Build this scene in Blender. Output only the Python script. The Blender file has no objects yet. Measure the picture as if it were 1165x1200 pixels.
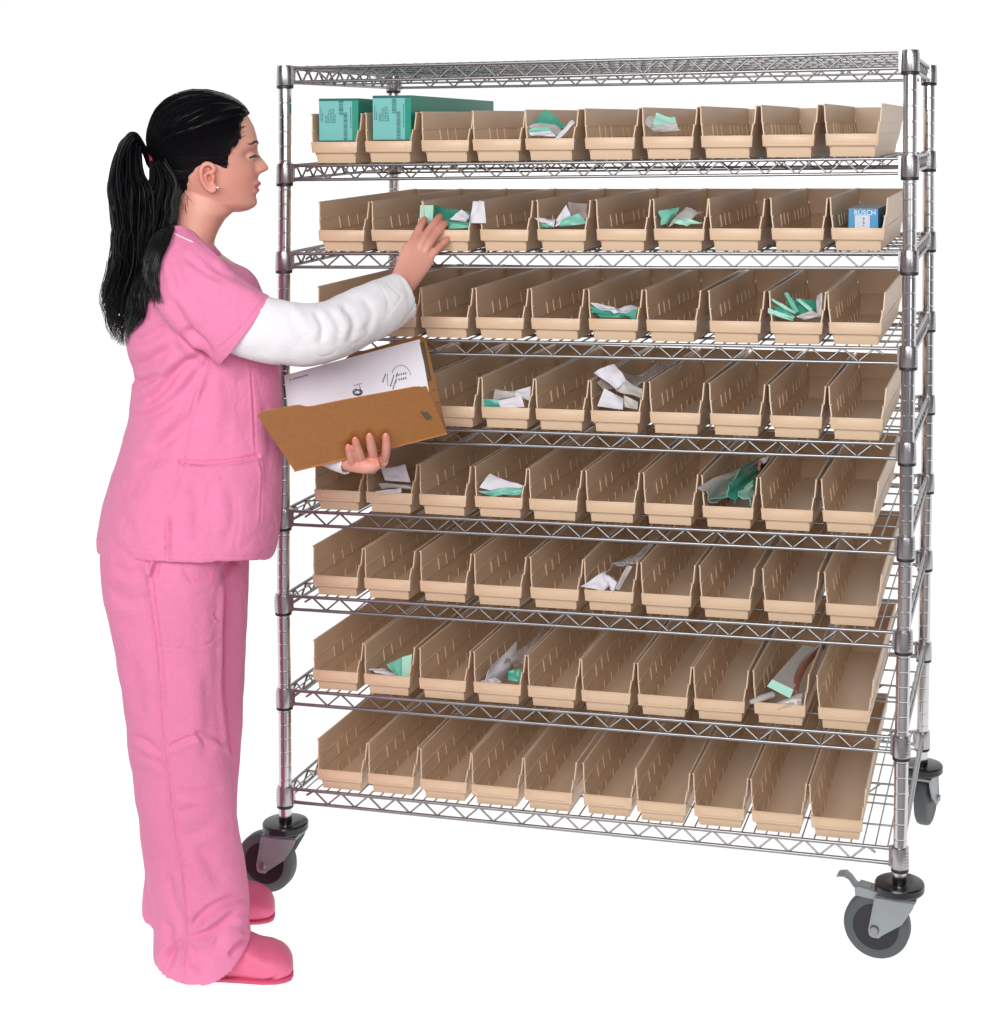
import bpy, math, random
import numpy as np
from mathutils import Vector, Matrix, noise
from mathutils.bvhtree import BVHTree
random.seed(7); rng = np.random.default_rng(7)
scene = bpy.context.scene
col = scene.collection
S = 0.0269            # metres per modelling unit (a post is about one unit thick)
ZF = 2.2              # height of the floor in survey coordinates
PI = math.pi
# ------------------------------------------------------------------ camera
CAM = Vector((52.331, -115.595, 57.493 - ZF))
ANG = [math.radians(a) for a in (87.215, 0.155, 13.881)]
FPX, PPX, PPY, WPX, HPX = 2017.8, 703.1, 266.35, 1165.0, 1200.0
from mathutils import Euler
RM = Euler(ANG, 'XYZ').to_matrix()
cd = bpy.data.cameras.new('camera'); cam = bpy.data.objects.new('camera', cd); col.objects.link(cam)
cam.location = CAM * S; cam.rotation_euler = ANG
cd.sensor_fit = 'VERTICAL'; cd.sensor_height = 36.0
cd.lens = FPX / HPX * 36.0
cd.shift_x = (WPX/2 - PPX) / HPX; cd.shift_y = (PPY - HPX/2) / HPX
cd.clip_end = 500; cd.clip_start = 0.05
scene.camera = cam
def ray(u, v): return RM @ Vector(((u-PPX)/FPX, -(v-PPY)/FPX, -1.0))
def onplane(u, v, p0, n):
    d = ray(u, v); t = (Vector(p0)-CAM).dot(n) / d.dot(n); return CAM + d*t
def atY(u, v, y): return onplane(u, v, (0, y, 0), Vector((0, 1, 0)))
def pj(P):
    c = RM.transposed() @ (Vector(P) - CAM); return PPX+FPX*c.x/-c.z, PPY-FPX*c.y/-c.z
# person frame: forward, away from the camera (her left), up
eF = Vector((.8902, .4555, 0)); eL = Vector((-.4555, .8902, 0)); PO = Vector((-1.1, -8.8, 0))
def px(u, v, l=0.0): return onplane(u, v, PO + eL*l, eL)
# ------------------------------------------------------------------ mesh helper
class MB:
    def __init__(s): s.v = []; s.f = []
    def add(s, vs, fs):
        n = len(s.v); s.v += [tuple(p) for p in vs]; s.f += [tuple(i+n for i in f) for f in fs]; return s
    def box(s, x0, y0, z0, x1, y1, z1):
        v = [(x, y, z) for z in (z0, z1) for y in (y0, y1) for x in (x0, x1)]
        return s.add(v, [(0,2,3,1),(4,5,7,6),(0,1,5,4),(2,6,7,3),(0,4,6,2),(1,3,7,5)])
    def hexa(s, b, t):      # bottom quad, top quad (ccw seen from above)
        return s.add(list(b)+list(t), [(3,2,1,0),(4,5,6,7),(0,1,5,4),(1,2,6,5),(2,3,7,6),(3,0,4,7)])
    def loft(s, rings, cap=True):
        n = len(rings[0]); vs = [p for r in rings for p in r]; fs = []
        for i in range(len(rings)-1):
            for j in range(n):
                k = (j+1) % n; fs.append((i*n+j, i*n+k, (i+1)*n+k, (i+1)*n+j))
        if cap:
            fs.append(tuple(range(n-1, -1, -1))); fs.append(tuple((len(rings)-1)*n+j for j in range(n)))
        return s.add(vs, fs)
    def tube(s, pts, r, n=6, r2=None, up=None):
        pts = [Vector(p) for p in pts]; m = len(pts)
        rr = r if hasattr(r, '__len__') else [r]*m
        q = (r2 if hasattr(r2, '__len__') else [r2]*m) if r2 is not None else rr
        rings = []; a = None
        for i, p in enumerate(pts):
            if i == 0: t = pts[1]-pts[0]
            elif i == m-1: t = pts[-1]-pts[-2]
            else: t = (pts[i+1]-p).normalized() + (p-pts[i-1]).normalized()
            if t.length < 1e-9: t = pts[min(i+1,m-1)]-pts[max(i-1,0)]
            t.normalize()
            if up is not None: a = Vector(up) - t*Vector(up).dot(t)
            elif a is None:
                w = Vector((0,0,1)) if abs(t.z) < .9 else Vector((1,0,0)); a = w - t*w.dot(t)
            else: a = a - t*a.dot(t)
            if a.length < 1e-6: a = t.orthogonal()
            a.normalize(); b = t.cross(a)
            rings.append([p + a*(rr[i]*math.cos(2*PI*(k+.5)/n)) + b*(q[i]*math.sin(2*PI*(k+.5)/n)) for k in range(n)])
        return s.loft(rings)
    def lathe(s, prof, c=(0,0,0), axis='z', n=24):   # prof = [(r, h)]
        rings = []
        for r, h in prof:
            R = []
            for k in range(n):
                a = 2*PI*k/n; x, y = r*math.cos(a), r*math.sin(a)
                R.append((c[0]+x, c[1]+y, c[2]+h) if axis == 'z' else (c[0]+y, c[1]+h, c[2]+x))
            rings.append(R)
        return s.loft(rings)
    def prism(s, poly, y0, y1, axis='y'):            # poly in (x,z) extruded in y
        n = len(poly)
        if axis == 'y': v = [(x, y0, z) for x, z in poly] + [(x, y1, z) for x, z in poly]
        else: v = [(y0, x, z) for x, z in poly] + [(y1, x, z) for x, z in poly]
        f = [tuple(range(n)), tuple(range(2*n-1, n-1, -1))] + [(i, i+n, (i+1) % n + n, (i+1) % n) for i in range(n)]
        return s.add(v, f)
    def xf(s, fn): s.v = [tuple(fn(Vector(p))) for p in s.v]; return s
    def mesh(s, name, scale=True):
        me = bpy.data.meshes.new(name); k = S if scale else 1
        me.from_pydata([(x*k, y*k, z*k) for x, y, z in s.v], [], s.f); me.validate(); me.update()
        return me
    def build(s, name, mat, parent=None, loc=(0,0,0), sharp=35, fix=True):
        me = s.mesh(name)
        if fix: fixn(me)
        return link(name, me, mat, parent, loc, sharp)
def fixn(me):
    import bmesh
    b = bmesh.new(); b.from_mesh(me); bmesh.ops.recalc_face_normals(b, faces=b.faces); b.to_mesh(me); b.free()
def link(name, me, mat, parent=None, loc=(0,0,0), sharp=35):
    me.name = name
    if mat: me.materials.clear(); me.materials.append(mat)
    if sharp is None: me.shade_flat()
    else: me.shade_smooth(); me.set_sharp_from_angle(angle=math.radians(sharp))
    o = bpy.data.objects.new(name, me); col.objects.link(o)
    o.location = Vector(loc)*S
    if parent: o.parent = parent
    return o
def tag(o, label=None, cat=None, group=None, kind=None):
    for k, v in (('label', label), ('category', cat), ('group', group), ('kind', kind)):
        if v: o[k] = v
    return o
def empty(name, loc=(0,0,0), rz=0):
    o = bpy.data.objects.new(name, None); col.objects.link(o); o.location = Vector(loc)*S; o.rotation_euler.z = rz
    o.empty_display_size = .05; return o
def copy_tree(o, parent=None):
    c = o.copy(); col.objects.link(c)
    if parent: c.parent = parent
    for ch in list(o.children): copy_tree(ch, c)
    return c
def smoothstep(x): x = min(1, max(0, x)); return x*x*(3-2*x)
def lerpt(t, tab):
    if t <= tab[0][0]: return tab[0][1]
    for (a, b), (c, d) in zip(tab, tab[1:]):
        if t <= c: return b + (d-b)*(t-a)/(c-a)
    return tab[-1][1]
def catmull(P, n):
    P = [Vector(p) for p in P]; out = []
    Q = [P[0]*2-P[1]] + P + [P[-1]*2-P[-2]]
    for i in range(len(P)-1):
        a, b, c, d = Q[i:i+4]
        for k in range(n):
            t = k/n; out.append(.5*((2*b)+(c-a)*t+(2*a-5*b+4*c-d)*t*t+(3*b-a-3*c+d)*t**3))
    out.append(P[-1]); return out
# ------------------------------------------------------------------ materials
def mat(name, color, rough=.5, metal=0, spec=.5, noise_amt=0, nscale=8, bump=0, bscale=200, sss=0, trans=0, alpha=1, coat=0, rvar=0, detail=3, stretch=None, sheen=0):
    m = bpy.data.materials.new(name); m.use_nodes = True; nt = m.node_tree; N = nt.nodes; L = nt.links
    b = N['Principled BSDF']
    b.inputs['Base Color'].default_value = (*color, 1); b.inputs['Roughness'].default_value = rough
    b.inputs['Metallic'].default_value = metal; b.inputs['Specular IOR Level'].default_value = spec
    b.inputs['Coat Weight'].default_value = coat; b.inputs['Sheen Weight'].default_value = sheen
    if sss:
        b.inputs['Subsurface Weight'].default_value = sss; b.inputs['Subsurface Scale'].default_value = .006
        b.inputs['Subsurface Radius'].default_value = (1, .35, .2)
    if trans: b.inputs['Transmission Weight'].default_value = trans
    b.inputs['Alpha'].default_value = alpha
    tc = N.new('ShaderNodeTexCoord'); src = tc.outputs['Object']
    if stretch:
        mp = N.new('ShaderNodeMapping'); mp.inputs['Scale'].default_value = stretch; L.new(src, mp.inputs[0]); src = mp.outputs[0]
    if noise_amt:
        n = N.new('ShaderNodeTexNoise'); n.inputs['Scale'].default_value = nscale; n.inputs['Detail'].default_value = detail
        L.new(src, n.inputs['Vector'])
        mx = N.new('ShaderNodeMix'); mx.data_type = 'RGBA'; mx.blend_type = 'MIX'
        mx.inputs['A'].default_value = (*[c*(1-noise_amt) for c in color], 1); mx.inputs['B'].default_value = (*[min(1, c*(1+noise_amt)) for c in color], 1)
        L.new(n.outputs['Fac'], mx.inputs['Factor']); L.new(mx.outputs['Result'], b.inputs['Base Color'])
        if rvar:
            mr = N.new('ShaderNodeMapRange'); mr.inputs['To Min'].default_value = rough-rvar; mr.inputs['To Max'].default_value = rough+rvar
            L.new(n.outputs['Fac'], mr.inputs['Value']); L.new(mr.outputs[0], b.inputs['Roughness'])
    if bump:
        n2 = N.new('ShaderNodeTexNoise'); n2.inputs['Scale'].default_value = bscale; n2.inputs['Detail'].default_value = 4
        L.new(src, n2.inputs['Vector'])
        bp = N.new('ShaderNodeBump'); bp.inputs['Strength'].default_value = bump; bp.inputs['Distance'].default_value = .002
        L.new(n2.outputs['Fac'], bp.inputs['Height']); L.new(bp.outputs[0], b.inputs['Normal'])
    return m
def cloth(name, c, var=.085, bs=1.0):
    m = mat(name, c, .9, spec=.12, sheen=.12); nt = m.node_tree; N = nt.nodes; L = nt.links; b = N['Principled BSDF']; tc = N.new('ShaderNodeTexCoord')
    def nz(sc, d, st=None):
        n = N.new('ShaderNodeTexNoise'); n.inputs['Scale'].default_value = sc; n.inputs['Detail'].default_value = d; n.inputs['Roughness'].default_value = .65
        if st:
            mp = N.new('ShaderNodeMapping'); mp.inputs['Scale'].default_value = st; L.new(tc.outputs['Object'], mp.inputs[0]); L.new(mp.outputs[0], n.inputs['Vector'])
        else: L.new(tc.outputs['Object'], n.inputs['Vector'])
        return n.outputs['Fac']
    a = nz(420, 3); e = nz(9, 6); warp_ = nz(700, 2, (.12, .12, 1)); weft = nz(700, 2, (1, 1, .12))
    def mth(op, x, y):
        k = N.new('ShaderNodeMath'); k.operation = op
        for i, q in enumerate((x, y)):
            if isinstance(q, (int, float)): k.inputs[i].default_value = q
            else: L.new(q, k.inputs[i])
        return k.outputs[0]
    tot = mth('ADD', mth('ADD', mth('MULTIPLY', a, .5), mth('MULTIPLY', e, .5)), mth('MULTIPLY', mth('ADD', warp_, weft), .35))
    mr = N.new('ShaderNodeMapRange'); mr.inputs['From Min'].default_value = .55; mr.inputs['From Max'].default_value = 1.15; L.new(tot, mr.inputs['Value'])
    mx = N.new('ShaderNodeMix'); mx.data_type = 'RGBA'; mx.inputs['A'].default_value = (*[min(1, q*(1-var*1.6)) for q in c], 1); mx.inputs['B'].default_value = (*[min(1, q*(1+var)) for q in c], 1)
    L.new(mr.outputs[0], mx.inputs['Factor']); L.new(mx.outputs['Result'], b.inputs['Base Color'])
    cr_ = nz(26, 7, (1, 1, .55))
    b1 = N.new('ShaderNodeBump'); b1.inputs['Strength'].default_value = .55*bs; b1.inputs['Distance'].default_value = .006; L.new(cr_, b1.inputs['Height'])
    b2 = N.new('ShaderNodeBump'); b2.inputs['Strength'].default_value = .5*bs; b2.inputs['Distance'].default_value = .0012; L.new(mth('ADD', warp_, weft), b2.inputs['Height']); L.new(b1.outputs[0], b2.inputs['Normal'])
    L.new(b2.outputs[0], b.inputs['Normal']); return m
M = dict(
    bin=mat('beige_plastic', (.68,.495,.34), .42, noise_amt=.05, nscale=9, bump=.04, bscale=400, rvar=.06),
    holder=mat('beige_plastic_smooth', (.72,.50,.35), .34, noise_amt=.03, nscale=20),
    chrome=mat('chrome_plate', (.33,.325,.335), .36, metal=1, noise_amt=.12, nscale=40, rvar=.06),
    post=mat('chrome_post', (.60,.58,.595), .17, metal=1, noise_amt=.08, nscale=14, rvar=.05),
    collar=mat('cast_collar', (.44,.425,.44), .28, metal=1, noise_amt=.08, nscale=50, bump=.08, bscale=200, rvar=.06),
    black=mat('black_rubber', (.012,.011,.014), .22, noise_amt=.2, nscale=30),
    ring=mat('black_sleeve', (.02,.02,.025), .45),
    zinc=mat('zinc_plate', (.31,.335,.35), .42, metal=.5, noise_amt=.12, nscale=25, rvar=.08),
    tyre=mat('grey_rubber', (.075,.088,.092), .55, noise_amt=.1, nscale=30, bump=.1),
    hub=mat('grey_hub', (.17,.16,.165), .65, noise_amt=.06, nscale=60),
    pink=cloth('pink_cotton', (.82,.245,.44), .09),
    stitch=mat('pink_stitching', (.68,.14,.33), .9, spec=.2),
    white=cloth('white_cotton', (.80,.775,.81), .03, .18),
    clog=mat('pink_foam', (.74,.14,.27), .55, noise_amt=.08, nscale=30, bump=.12, bscale=500),
    clogsole=mat('pink_foam_sole', (.60,.075,.17), .6),
    hair=mat('black_hair', (.0035,.003,.0045), .44, spec=.24, noise_amt=.4, nscale=60),
    eye=mat('eye_white', (.75,.72,.70), .15), iris=mat('iris', (.05,.04,.03), .1),
    brow=mat('brow_hair', (.055,.03,.024), .7), tie=mat('red_elastic', (.30,.01,.05), .6), gem=mat('stud', (.9,.9,.92), .08, metal=1),
    manila=mat('brown_card', (.43,.175,.045), .62, noise_amt=.2, nscale=120, detail=8, bump=.1, bscale=500),
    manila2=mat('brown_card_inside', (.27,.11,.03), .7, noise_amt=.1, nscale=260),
    paper=mat('lined_paper', (.80,.77,.84), .8), ink=mat('blue_black_ink', (.05,.05,.10), .7), brass=mat('dull_brass', (.17,.14,.09), .45, metal=.6),
    boxg=mat('green_carton', (.004,.27,.19), .42, noise_amt=.05, nscale=20), labelg=mat('aqua_label', (.17,.50,.48), .55, noise_amt=.03, nscale=50),
    print_=mat('dark_print', (.03,.12,.12), .7), boxb=mat('blue_carton', (.012,.25,.50), .35), boxgrey=mat('grey_carton_top', (.33,.33,.36), .5),
    wlabel=mat('white_label', (.62,.62,.72), .6), wprint=mat('white_print', (.8,.85,.9), .6),
    pgreen=mat('green_packet', (.18,.52,.41), .4, noise_amt=.15, nscale=25), pmint=mat('mint_packet', (.38,.68,.57), .45, noise_amt=.08, nscale=30),
    pdark=mat('dark_green_packet', (.06,.34,.25), .35, noise_amt=.15, nscale=25),
    pwhite=mat('white_packet', (.68,.66,.72), .6, noise_amt=.04, nscale=40), pgrey=mat('grey_packet', (.46,.43,.42), .4, noise_amt=.1, nscale=40),
    film=mat('clear_film', (.62,.56,.55), .12, spec=.7, alpha=.42, noise_amt=.1, nscale=30, bump=.6, bscale=40),
    pbrown=mat('brown_tube', (.30,.12,.08), .25, noise_amt=.2, nscale=30),
)
# ------------------------------------------------------------------ rack geometry
RW, RD = 44.8, 22.8
SZ = [z-ZF for z in (63.143, 56.266, 50.028, 43.797, 37.315, 30.835, 24.57, 17.362, 10.0)]
# the real rack stands a little out of true: measured offsets of its corners (x, z) shelf by shelf
DFL = [(.38,-.17),(.27,-.34),(.13,-.47),(.02,-.35),(-.08,-.22),(-.16,-.11),(-.26,-.14),(-.23,.06),(-.28,.08)]
DFR = [(.08,.27),(.09,.19),(.10,.14),(.08,0),(.02,.07),(-.01,.16),(-.12,.07),(-.22,.12),(-.29,-.16)]
DBR = [(.07,.25),(.07,.38),(.10,.25),(.10,.16),(.12,-.05),(.1,.13),(0,.2),(-.03,0),(-.12,.14)]
DBL = [(.05,.1),(.05,.1),(-.05,.05),(-.1,0),(-.1,0),(-.15,0),(-.2,0),(-.2,0),(-.25,0)]
def warp(p):
    x, y, z = p; a = x/RW; b = y/RD
    k = 0
    while k < 7 and z < SZ[k+1]: k += 1
    t = (SZ[k]-z)/(SZ[k]-SZ[k+1]); t = min(1.4, max(-.2, t))
    def g(T, i): return T[k][i]*(1-t) + T[k+1][i]*t
    o = [(g(DFL,i)*(1-a)+g(DFR,i)*a)*(1-b) + (g(DBL,i)*(1-a)+g(DBR,i)*a)*b for i in (0, 1)]
    return Vector((x+o[0], y, z+o[1]))
cart = empty('wire_shelving_cart')
tag(cart, 'tall chrome wire shelving cart on four casters holding rows of beige bins', 'shelving cart')
# posts
for (cx, cy) in ((0,0),(RW,0),(0,RD),(RW,RD)):
    z0, z1 = SZ[8]-2.3, SZ[0]+.22; prof = []
    z = z0; prof.append((.40, z))
    while z < z1-.2:
        prof += [(.47, z+.03), (.47, z+.93), (.445, z+.95), (.445, z+.99)]; z += 1.02
    prof += [(.47, z1-.05), (.40, z1)]
    zz = [p for p in prof if p[1] <= z1+.01]
    MB().lathe(zz, (cx, cy, 0), n=28).xf(warp).build('post', M['post'], cart, sharp=18)
# shelves
def zig(a, b, z0, z1, pitch, e0, e1, stub=True):
    a, b = Vector(a), Vector(b); L = (b-a).length; d = (b-a)/L; n = int((L-e0-e1)//pitch); off = e0 + ((L-e0-e1) - n*pitch)*.5
    P = []
    if stub: P.append(a+d*(off-pitch*.28)+Vector((0,0,z0*.4+z1*.6)))
    for i in range(2*n+1):
        P.append(a+d*(off+i*pitch/2)+Vector((0,0, z1 if i % 2 == 0 else z0)))
    if stub: P.append(a+d*(off+n*pitch+pitch*.28)+Vector((0,0,z0*.4+z1*.6)))
    return P
def wline(m, a, b, r, n=6, k=9):
    a, b = Vector(a), Vector(b); m.tube([a+(b-a)*(i/(k-1)) for i in range(k)], r, n)
def shelf(k):
    Z = SZ[k]; f = MB(); g = .45
    RA, RB = .125, .088
    for y in (0, RD):
        wline(f, (g,y,Z), (RW-g,y,Z), RA, 8); wline(f, (g,y,Z-.98), (RW-g,y,Z-.98), RA, 8)
        s = .09 if y == 0 else -.09
        f.tube(zig((0,y+s,Z),(RW,y+s,Z), -.95, -.04, 2.12, 1.3, 1.3), RB, 8)
    for x in (0, RW):
        wline(f, (x,g,Z), (x,RD-g,Z), RA, 8); wline(f, (x,g,Z-.98), (x,RD-g,Z-.98), RA, 8)
        s = .09 if x == 0 else -.09
        f.tube(zig((x+s,0,Z),(x+s,RD,Z), -.95, -.04, 2.12, 1.3, 1.3), RB, 8)
    fr = f.xf(warp).build('edge_rails', M['chrome'], None, sharp=80)
    m = MB()
    n = 54
    for i in range(1, n):
        x = RW*i/n; wline(m, (x,-.02,Z+.1), (x,RD+.02,Z+.1), .058, 5, 3)
    for y in (3.8, 7.6, 15.2, 19.0):
        wline(m, (.1,y,Z-.02), (RW-.1,y,Z-.02), .07, 5)
    wline(m, (.1,RD/2,Z-.03), (RW-.1,RD/2,Z-.03), .08, 6); wline(m, (.1,RD/2,Z-.9), (RW-.1,RD/2,Z-.9), .08, 6)
    m.tube(zig((0,RD/2+.08,Z),(RW,RD/2+.08,Z), -.9, -.04, 2.12, 1.3, 1.3, False), .07, 6)
    mt = m.xf(warp).build('wire_mat', M['chrome'], None, sharp=80)
    sh = empty('wire_shelf'); sh.parent = cart
    fr.parent = sh; mt.parent = sh
    for (cx, cy) in ((0,0),(RW,0),(0,RD),(RW,RD)):
        c = MB(); sx = 1 if cx == 0 else -1; sy = 1 if cy == 0 else -1
        c.lathe([(.50,Z+.2),(.575,Z+.18),(.60,Z+.05),(.64,Z-1.15),(.62,Z-1.2),(.50,Z-1.21)], (cx,cy,0), n=24)
        # cast ears that take the rail ends
        c.box(min(cx+sx*.3,cx+sx*.74), min(cy-.17,cy+.17), Z-1.14, max(cx+sx*.3,cx+sx*.74), max(cy-.17,cy+.17), Z+.16)
        c.box(cx-.17, min(cy+sy*.3,cy+sy*.74), Z-1.13, cx+.17, max(cy+sy*.3,cy+sy*.74), Z+.15)
        if cy == 0:
            for i in range(5):  # raised grip ribs cast on the outside
                zz = Z-.12-.2*i
                a0 = PI*1.02 if cx == 0 else -PI*.30
                P = [(cx+.635*math.cos(a0+.5*t), cy+.635*math.sin(a0+.5*t), zz) for t in (0,.33,.66,1)]
                c.tube(P, .028, 4)
        o = c.xf(warp).build('corner_collar', M['collar'], sh, sharp=40)
        r = MB().lathe([(.46,Z-1.21),(.60,Z-1.215),(.615,Z-1.25),(.60,Z-1.42),(.46,Z-1.44)], (cx,cy,0), n=24)
        r.xf(warp).build('split_sleeve', M['ring'], sh, sharp=40)
for k in range(9): shelf(k)
# casters
def caster(cx, cy, yaw, brake):
    root = empty('caster'); root.parent = cart
    base = warp((cx, cy, SZ[8]-2)); R = 2.26
    root.location = Vector((base.x, base.y, 0))*S; root.rotation_euler.z = yaw
    T = -1.5; H = SZ[8]
    zt = H-2.35
    MB().lathe([(.47,H-1.9),(.50,H-2.9)], n=20).build('stem', M['black'], root)
    MB().lathe([(.6,zt+.02),(1.45,zt),(1.62,zt-.06),(1.68,zt-.16),(1.68,zt-.55),(1.60,zt-.66),(.5,zt-.68)], n=48).build('bumper_disc', M['black'], root, sharp=30)
    f = MB()
    zp = zt-.68
    f.lathe([(.3,zp),(1.15,zp),(1.15,zp-.12),(.9,zp-.3),(.4,zp-.32)], n=32)
    # crown plate and two legs of the horn
    f.prism([(-1.45,zp-.16),(1.25,zp-.16),(1.25,zp-.34),(-1.45,zp-.34)], -.98, .98)
    for s in (-1, 1):
        y0 = s*.86; y1 = s*.98
        pl = [(1.28,zp-.17),(-1.46,zp-.17),(-1.52,zp-.5),(T-.42,R-.05),(T-.36,R-.42),(T-.15,R-.55),(T+.30,R-.55),(T+.48,R-.35),(.35,zp-1.9),(1.05,zp-.75)]
        f.prism(pl, min(y0,y1), max(y0,y1))
        f.prism([(T-.42,R-.1),(T-.30,R-.1),(-1.40,zp-.4),(-1.52,zp-.4)], min(y0*.93,y1*1.03), max(y0*.93,y1*1.03))
    f.build('fork', M['zinc'], root, sharp=30)
    w = MB().lathe([(1.52,-.52),(1.72,-.55),(2.02,-.53),(2.18,-.45),(R,-.28),(R,.28),(2.18,.45),(2.02,.53),(1.72,.55),(1.52,.52)], (T,0,R), 'y', 64).build('tyre', M['tyre'], root, sharp=25)
    h = MB()
    h.lathe([(.3,-.62),(.45,-.60),(.5,-.50),(1.30,-.47),(1.44,-.50),(1.50,-.54),(1.50,.54),(1.44,.50),(1.30,.47),(.5,.50),(.45,.60),(.3,.62)], (T,0,R), 'y', 48).build('hub', M['hub'], root, sharp=25)
    MB().lathe([(1.46,-.556),(1.51,-.57),(1.56,-.556),(1.55,-.50),(1.47,-.50)], (T,0,R), 'y', 64).build('hub_ring', M['black'], root)
    MB().lathe([(.12,-1.18),(.26,-1.16),(.30,-1.04),(.34,-.99),(.34,.99),(.30,1.04),(.26,1.16),(.12,1.18)], (T,0,R), 'y', 6 if False else 16).build('axle_bolt', M['chrome'], root, sharp=30)
    if brake:
        b = MB()
        b.prism([(-1.2,zp-.1),(-2.75,zp+.12),(-2.95,zp-.08),(-2.9,zp-.5),(-1.3,zp-.62)], -.62, .62)
        b.prism([(-1.9,zp+.02),(-2.6,zp+.12),(-2.6,zp+.2),(-1.9,zp+.1)], -.35, .35)
        P = [(-2.7,0,zp-.15),(-3.05,0,zp+.05),(-3.35,0,zp+.45),(-3.7,0,zp+.66),(-4.1,0,zp+.6),(-4.25,0,zp+.42)]
        b.tube(P, [.14,.14,.12,.16,.15,.08], 10, r2=[.5,.5,.48,.55,.5,.3], up=(.3,0,1))
        b.build('brake_lever', M['zinc'], root, sharp=30)
    return root
caster(0, 0, -.02, False); caster(RW, 0, -.12, True); caster(RW, RD, math.radians(-100), False); caster(0, RD, math.radians(40), False)

# ------------------------------------------------------------------ shelf bins
HB = 3.5
def hw(z):  # outer half width of the body at height z
    return lerpt(z, [(0,1.47),(.78,1.54),(1.5,1.70),(2.3,1.82),(2.31,1.87),(HB,1.95)])
def bin_proto(L=20.8):
    t = .085; b = MB()
    # side walls, as stacks of strips so that they taper and step
    Zs = [0,.4,.78,.781,1.1,1.5,1.51,1.9,2.3,2.31,2.7,3.1,3.4,HB]
    def yf(z): return .34 if z < .78 else (0 if z <= 1.5 else lerpt(z, [(1.5,.0),(2.3,.16),(2.31,.34),(HB,.56)]))
    def yb(z): return lerpt(z, [(0,L-2.0),(.2,L-1.9),(1.5,L-.1),(HB,L)])
    for s in (-1, 1):
        R = []
        for z in Zs:
            w = hw(z); w2 = w-t; a, c = yf(z), yb(z)
            ys = [a, a+1.2] + [a+1.2+(c-a-1.2)*i/4 for i in range(1, 5)]
            bow = [0, -.02, -.05, -.06, -.04, 0]
            o = [(s*(w+(bw if z > 1.5 else 0)), y, z) for y, bw in zip(ys, bow)]; i_ = [(s*(w2+(bw if z > 1.5 else 0)), y, z) for y, bw in zip(ys, bow)]
            R.append(o + i_[::-1])
        b.loft(R)
        # rolled rim
        P = [(s*(hw(HB)-.03+bw), y, HB-.01) for y, bw in zip([.46]+[.46+(L-.46)*i/4 for i in range(1, 5)], (0,-.03,-.06,-.05,0))]
        b.tube(P, .07, 6)
        # ledges and divider slots moulded on the inner face
        for z in (2.3, 1.42):
            w = (hw(z-.02)-t)-.01
            b.tube([(s*(w+(bw if z > 1.5 else 0)), y, z) for y, bw in zip([.25]+[.25+(L-.6)*i/4 for i in range(1, 5)], (0,-.03,-.06,-.05,0))], .062, 4)
        for y in (3.6,5.3,7.1,10.8,12.6,14.4,16.2,18.6):
            b.tube([(s*(hw(2.3)-t-.03-.03), y, 2.3), (s*(hw(1.42)-t-.03), y, 1.42)], .075, 4)
        for y in (3.0,5.2,7.4,9.6,11.8,14.0,16.2,18.2):
            b.tube([(s*(hw(.15)-t-.02), y, .08), (s*(hw(.6)-t-.02), y, .62)], .045, 4)
    # floor, back, front base
    b.hexa([(-1.45,.36,0),(1.45,.36,0),(1.45,L-2,0),(-1.45,L-2,0)], [(-1.44,.36,.09),(1.44,.36,.09),(1.44,L-2,.09),(-1.44,L-2,.09)])
    b.hexa([(-1.39,L-2.04,.0),(1.39,L-2.04,.0),(1.62,L-.14,1.5),(-1.62,L-.14,1.5)], [(-1.38,L-2.1,.09),(1.38,L-2.1,.09),(1.62,L-.26,1.55),(-1.62,L-.26,1.55)])
    b.hexa([(-1.62,L-.2,1.5),(1.62,L-.2,1.5),(1.62,L-.1,1.5),(-1.62,L-.1,1.5)], [(-1.93,L-.1,HB),(1.93,L-.1,HB),(1.93,L,HB),(-1.93,L,HB)])
    b.hexa([(-1.465,.34,.0),(1.465,.34,.0),(1.465,.44,.0),(-1.465,.44,.0)], [(-1.53,.22,.80),(1.53,.22,.80),(1.53,.32,.80),(-1.53,.32,.80)])
    b.hexa([(-1.53,-.05,.76),(1.53,-.05,.76),(1.53,.36,.76),(-1.53,.36,.76)], [(-1.53,-.05,.84),(1.53,-.05,.84),(1.53,.36,.84),(-1.53,.36,.84)])
    # bowed front lip
    def lipx(z): return lerpt(z, [(.76,1.68),(1.5,1.74)])
    R = []
    for z in (.74,.78,1.44,1.5,1.53):
        w = lipx(z); y0 = -.14 if .76 < z < 1.5 else -.11
        R.append([(-w-.02,.5,z),(-w-.04,y0+.06,z),(-w+.05,y0,z),(w-.05,y0,z),(w+.04,y0+.06,z),(w+.02,.5,z),(w-.06,.5,z),(w-.08,-.02,z),(-w+.08,-.02,z),(-w+.06,.5,z)])
    b.loft(R)
    # moulded label frame
    h = MB(); w = 1.34; y = -.17
    for (x0,z0,x1,z1) in ((-w,.84,w,.875),(-w,1.42,w,1.455),(-w,.875,-w+.035,1.42),(w-.035,.875,w,1.42)):
        h.box(x0, y, z0, x1, y+.05, z1)
    for s in (-1, 1): h.box(s*1.49-.015, y+.005, .83, s*1.49+.015, y+.05, 1.47)
    bm = b.mesh('bin_shell'); fixn(bm); hm = h.mesh('label_holder'); fixn(hm)
    root = empty('shelf_bin')
    link('bin_shell', bm, M['bin'], root, sharp=40); link('label_holder', hm, M['holder'], root, sharp=None)
    return root
proto = bin_proto()
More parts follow.
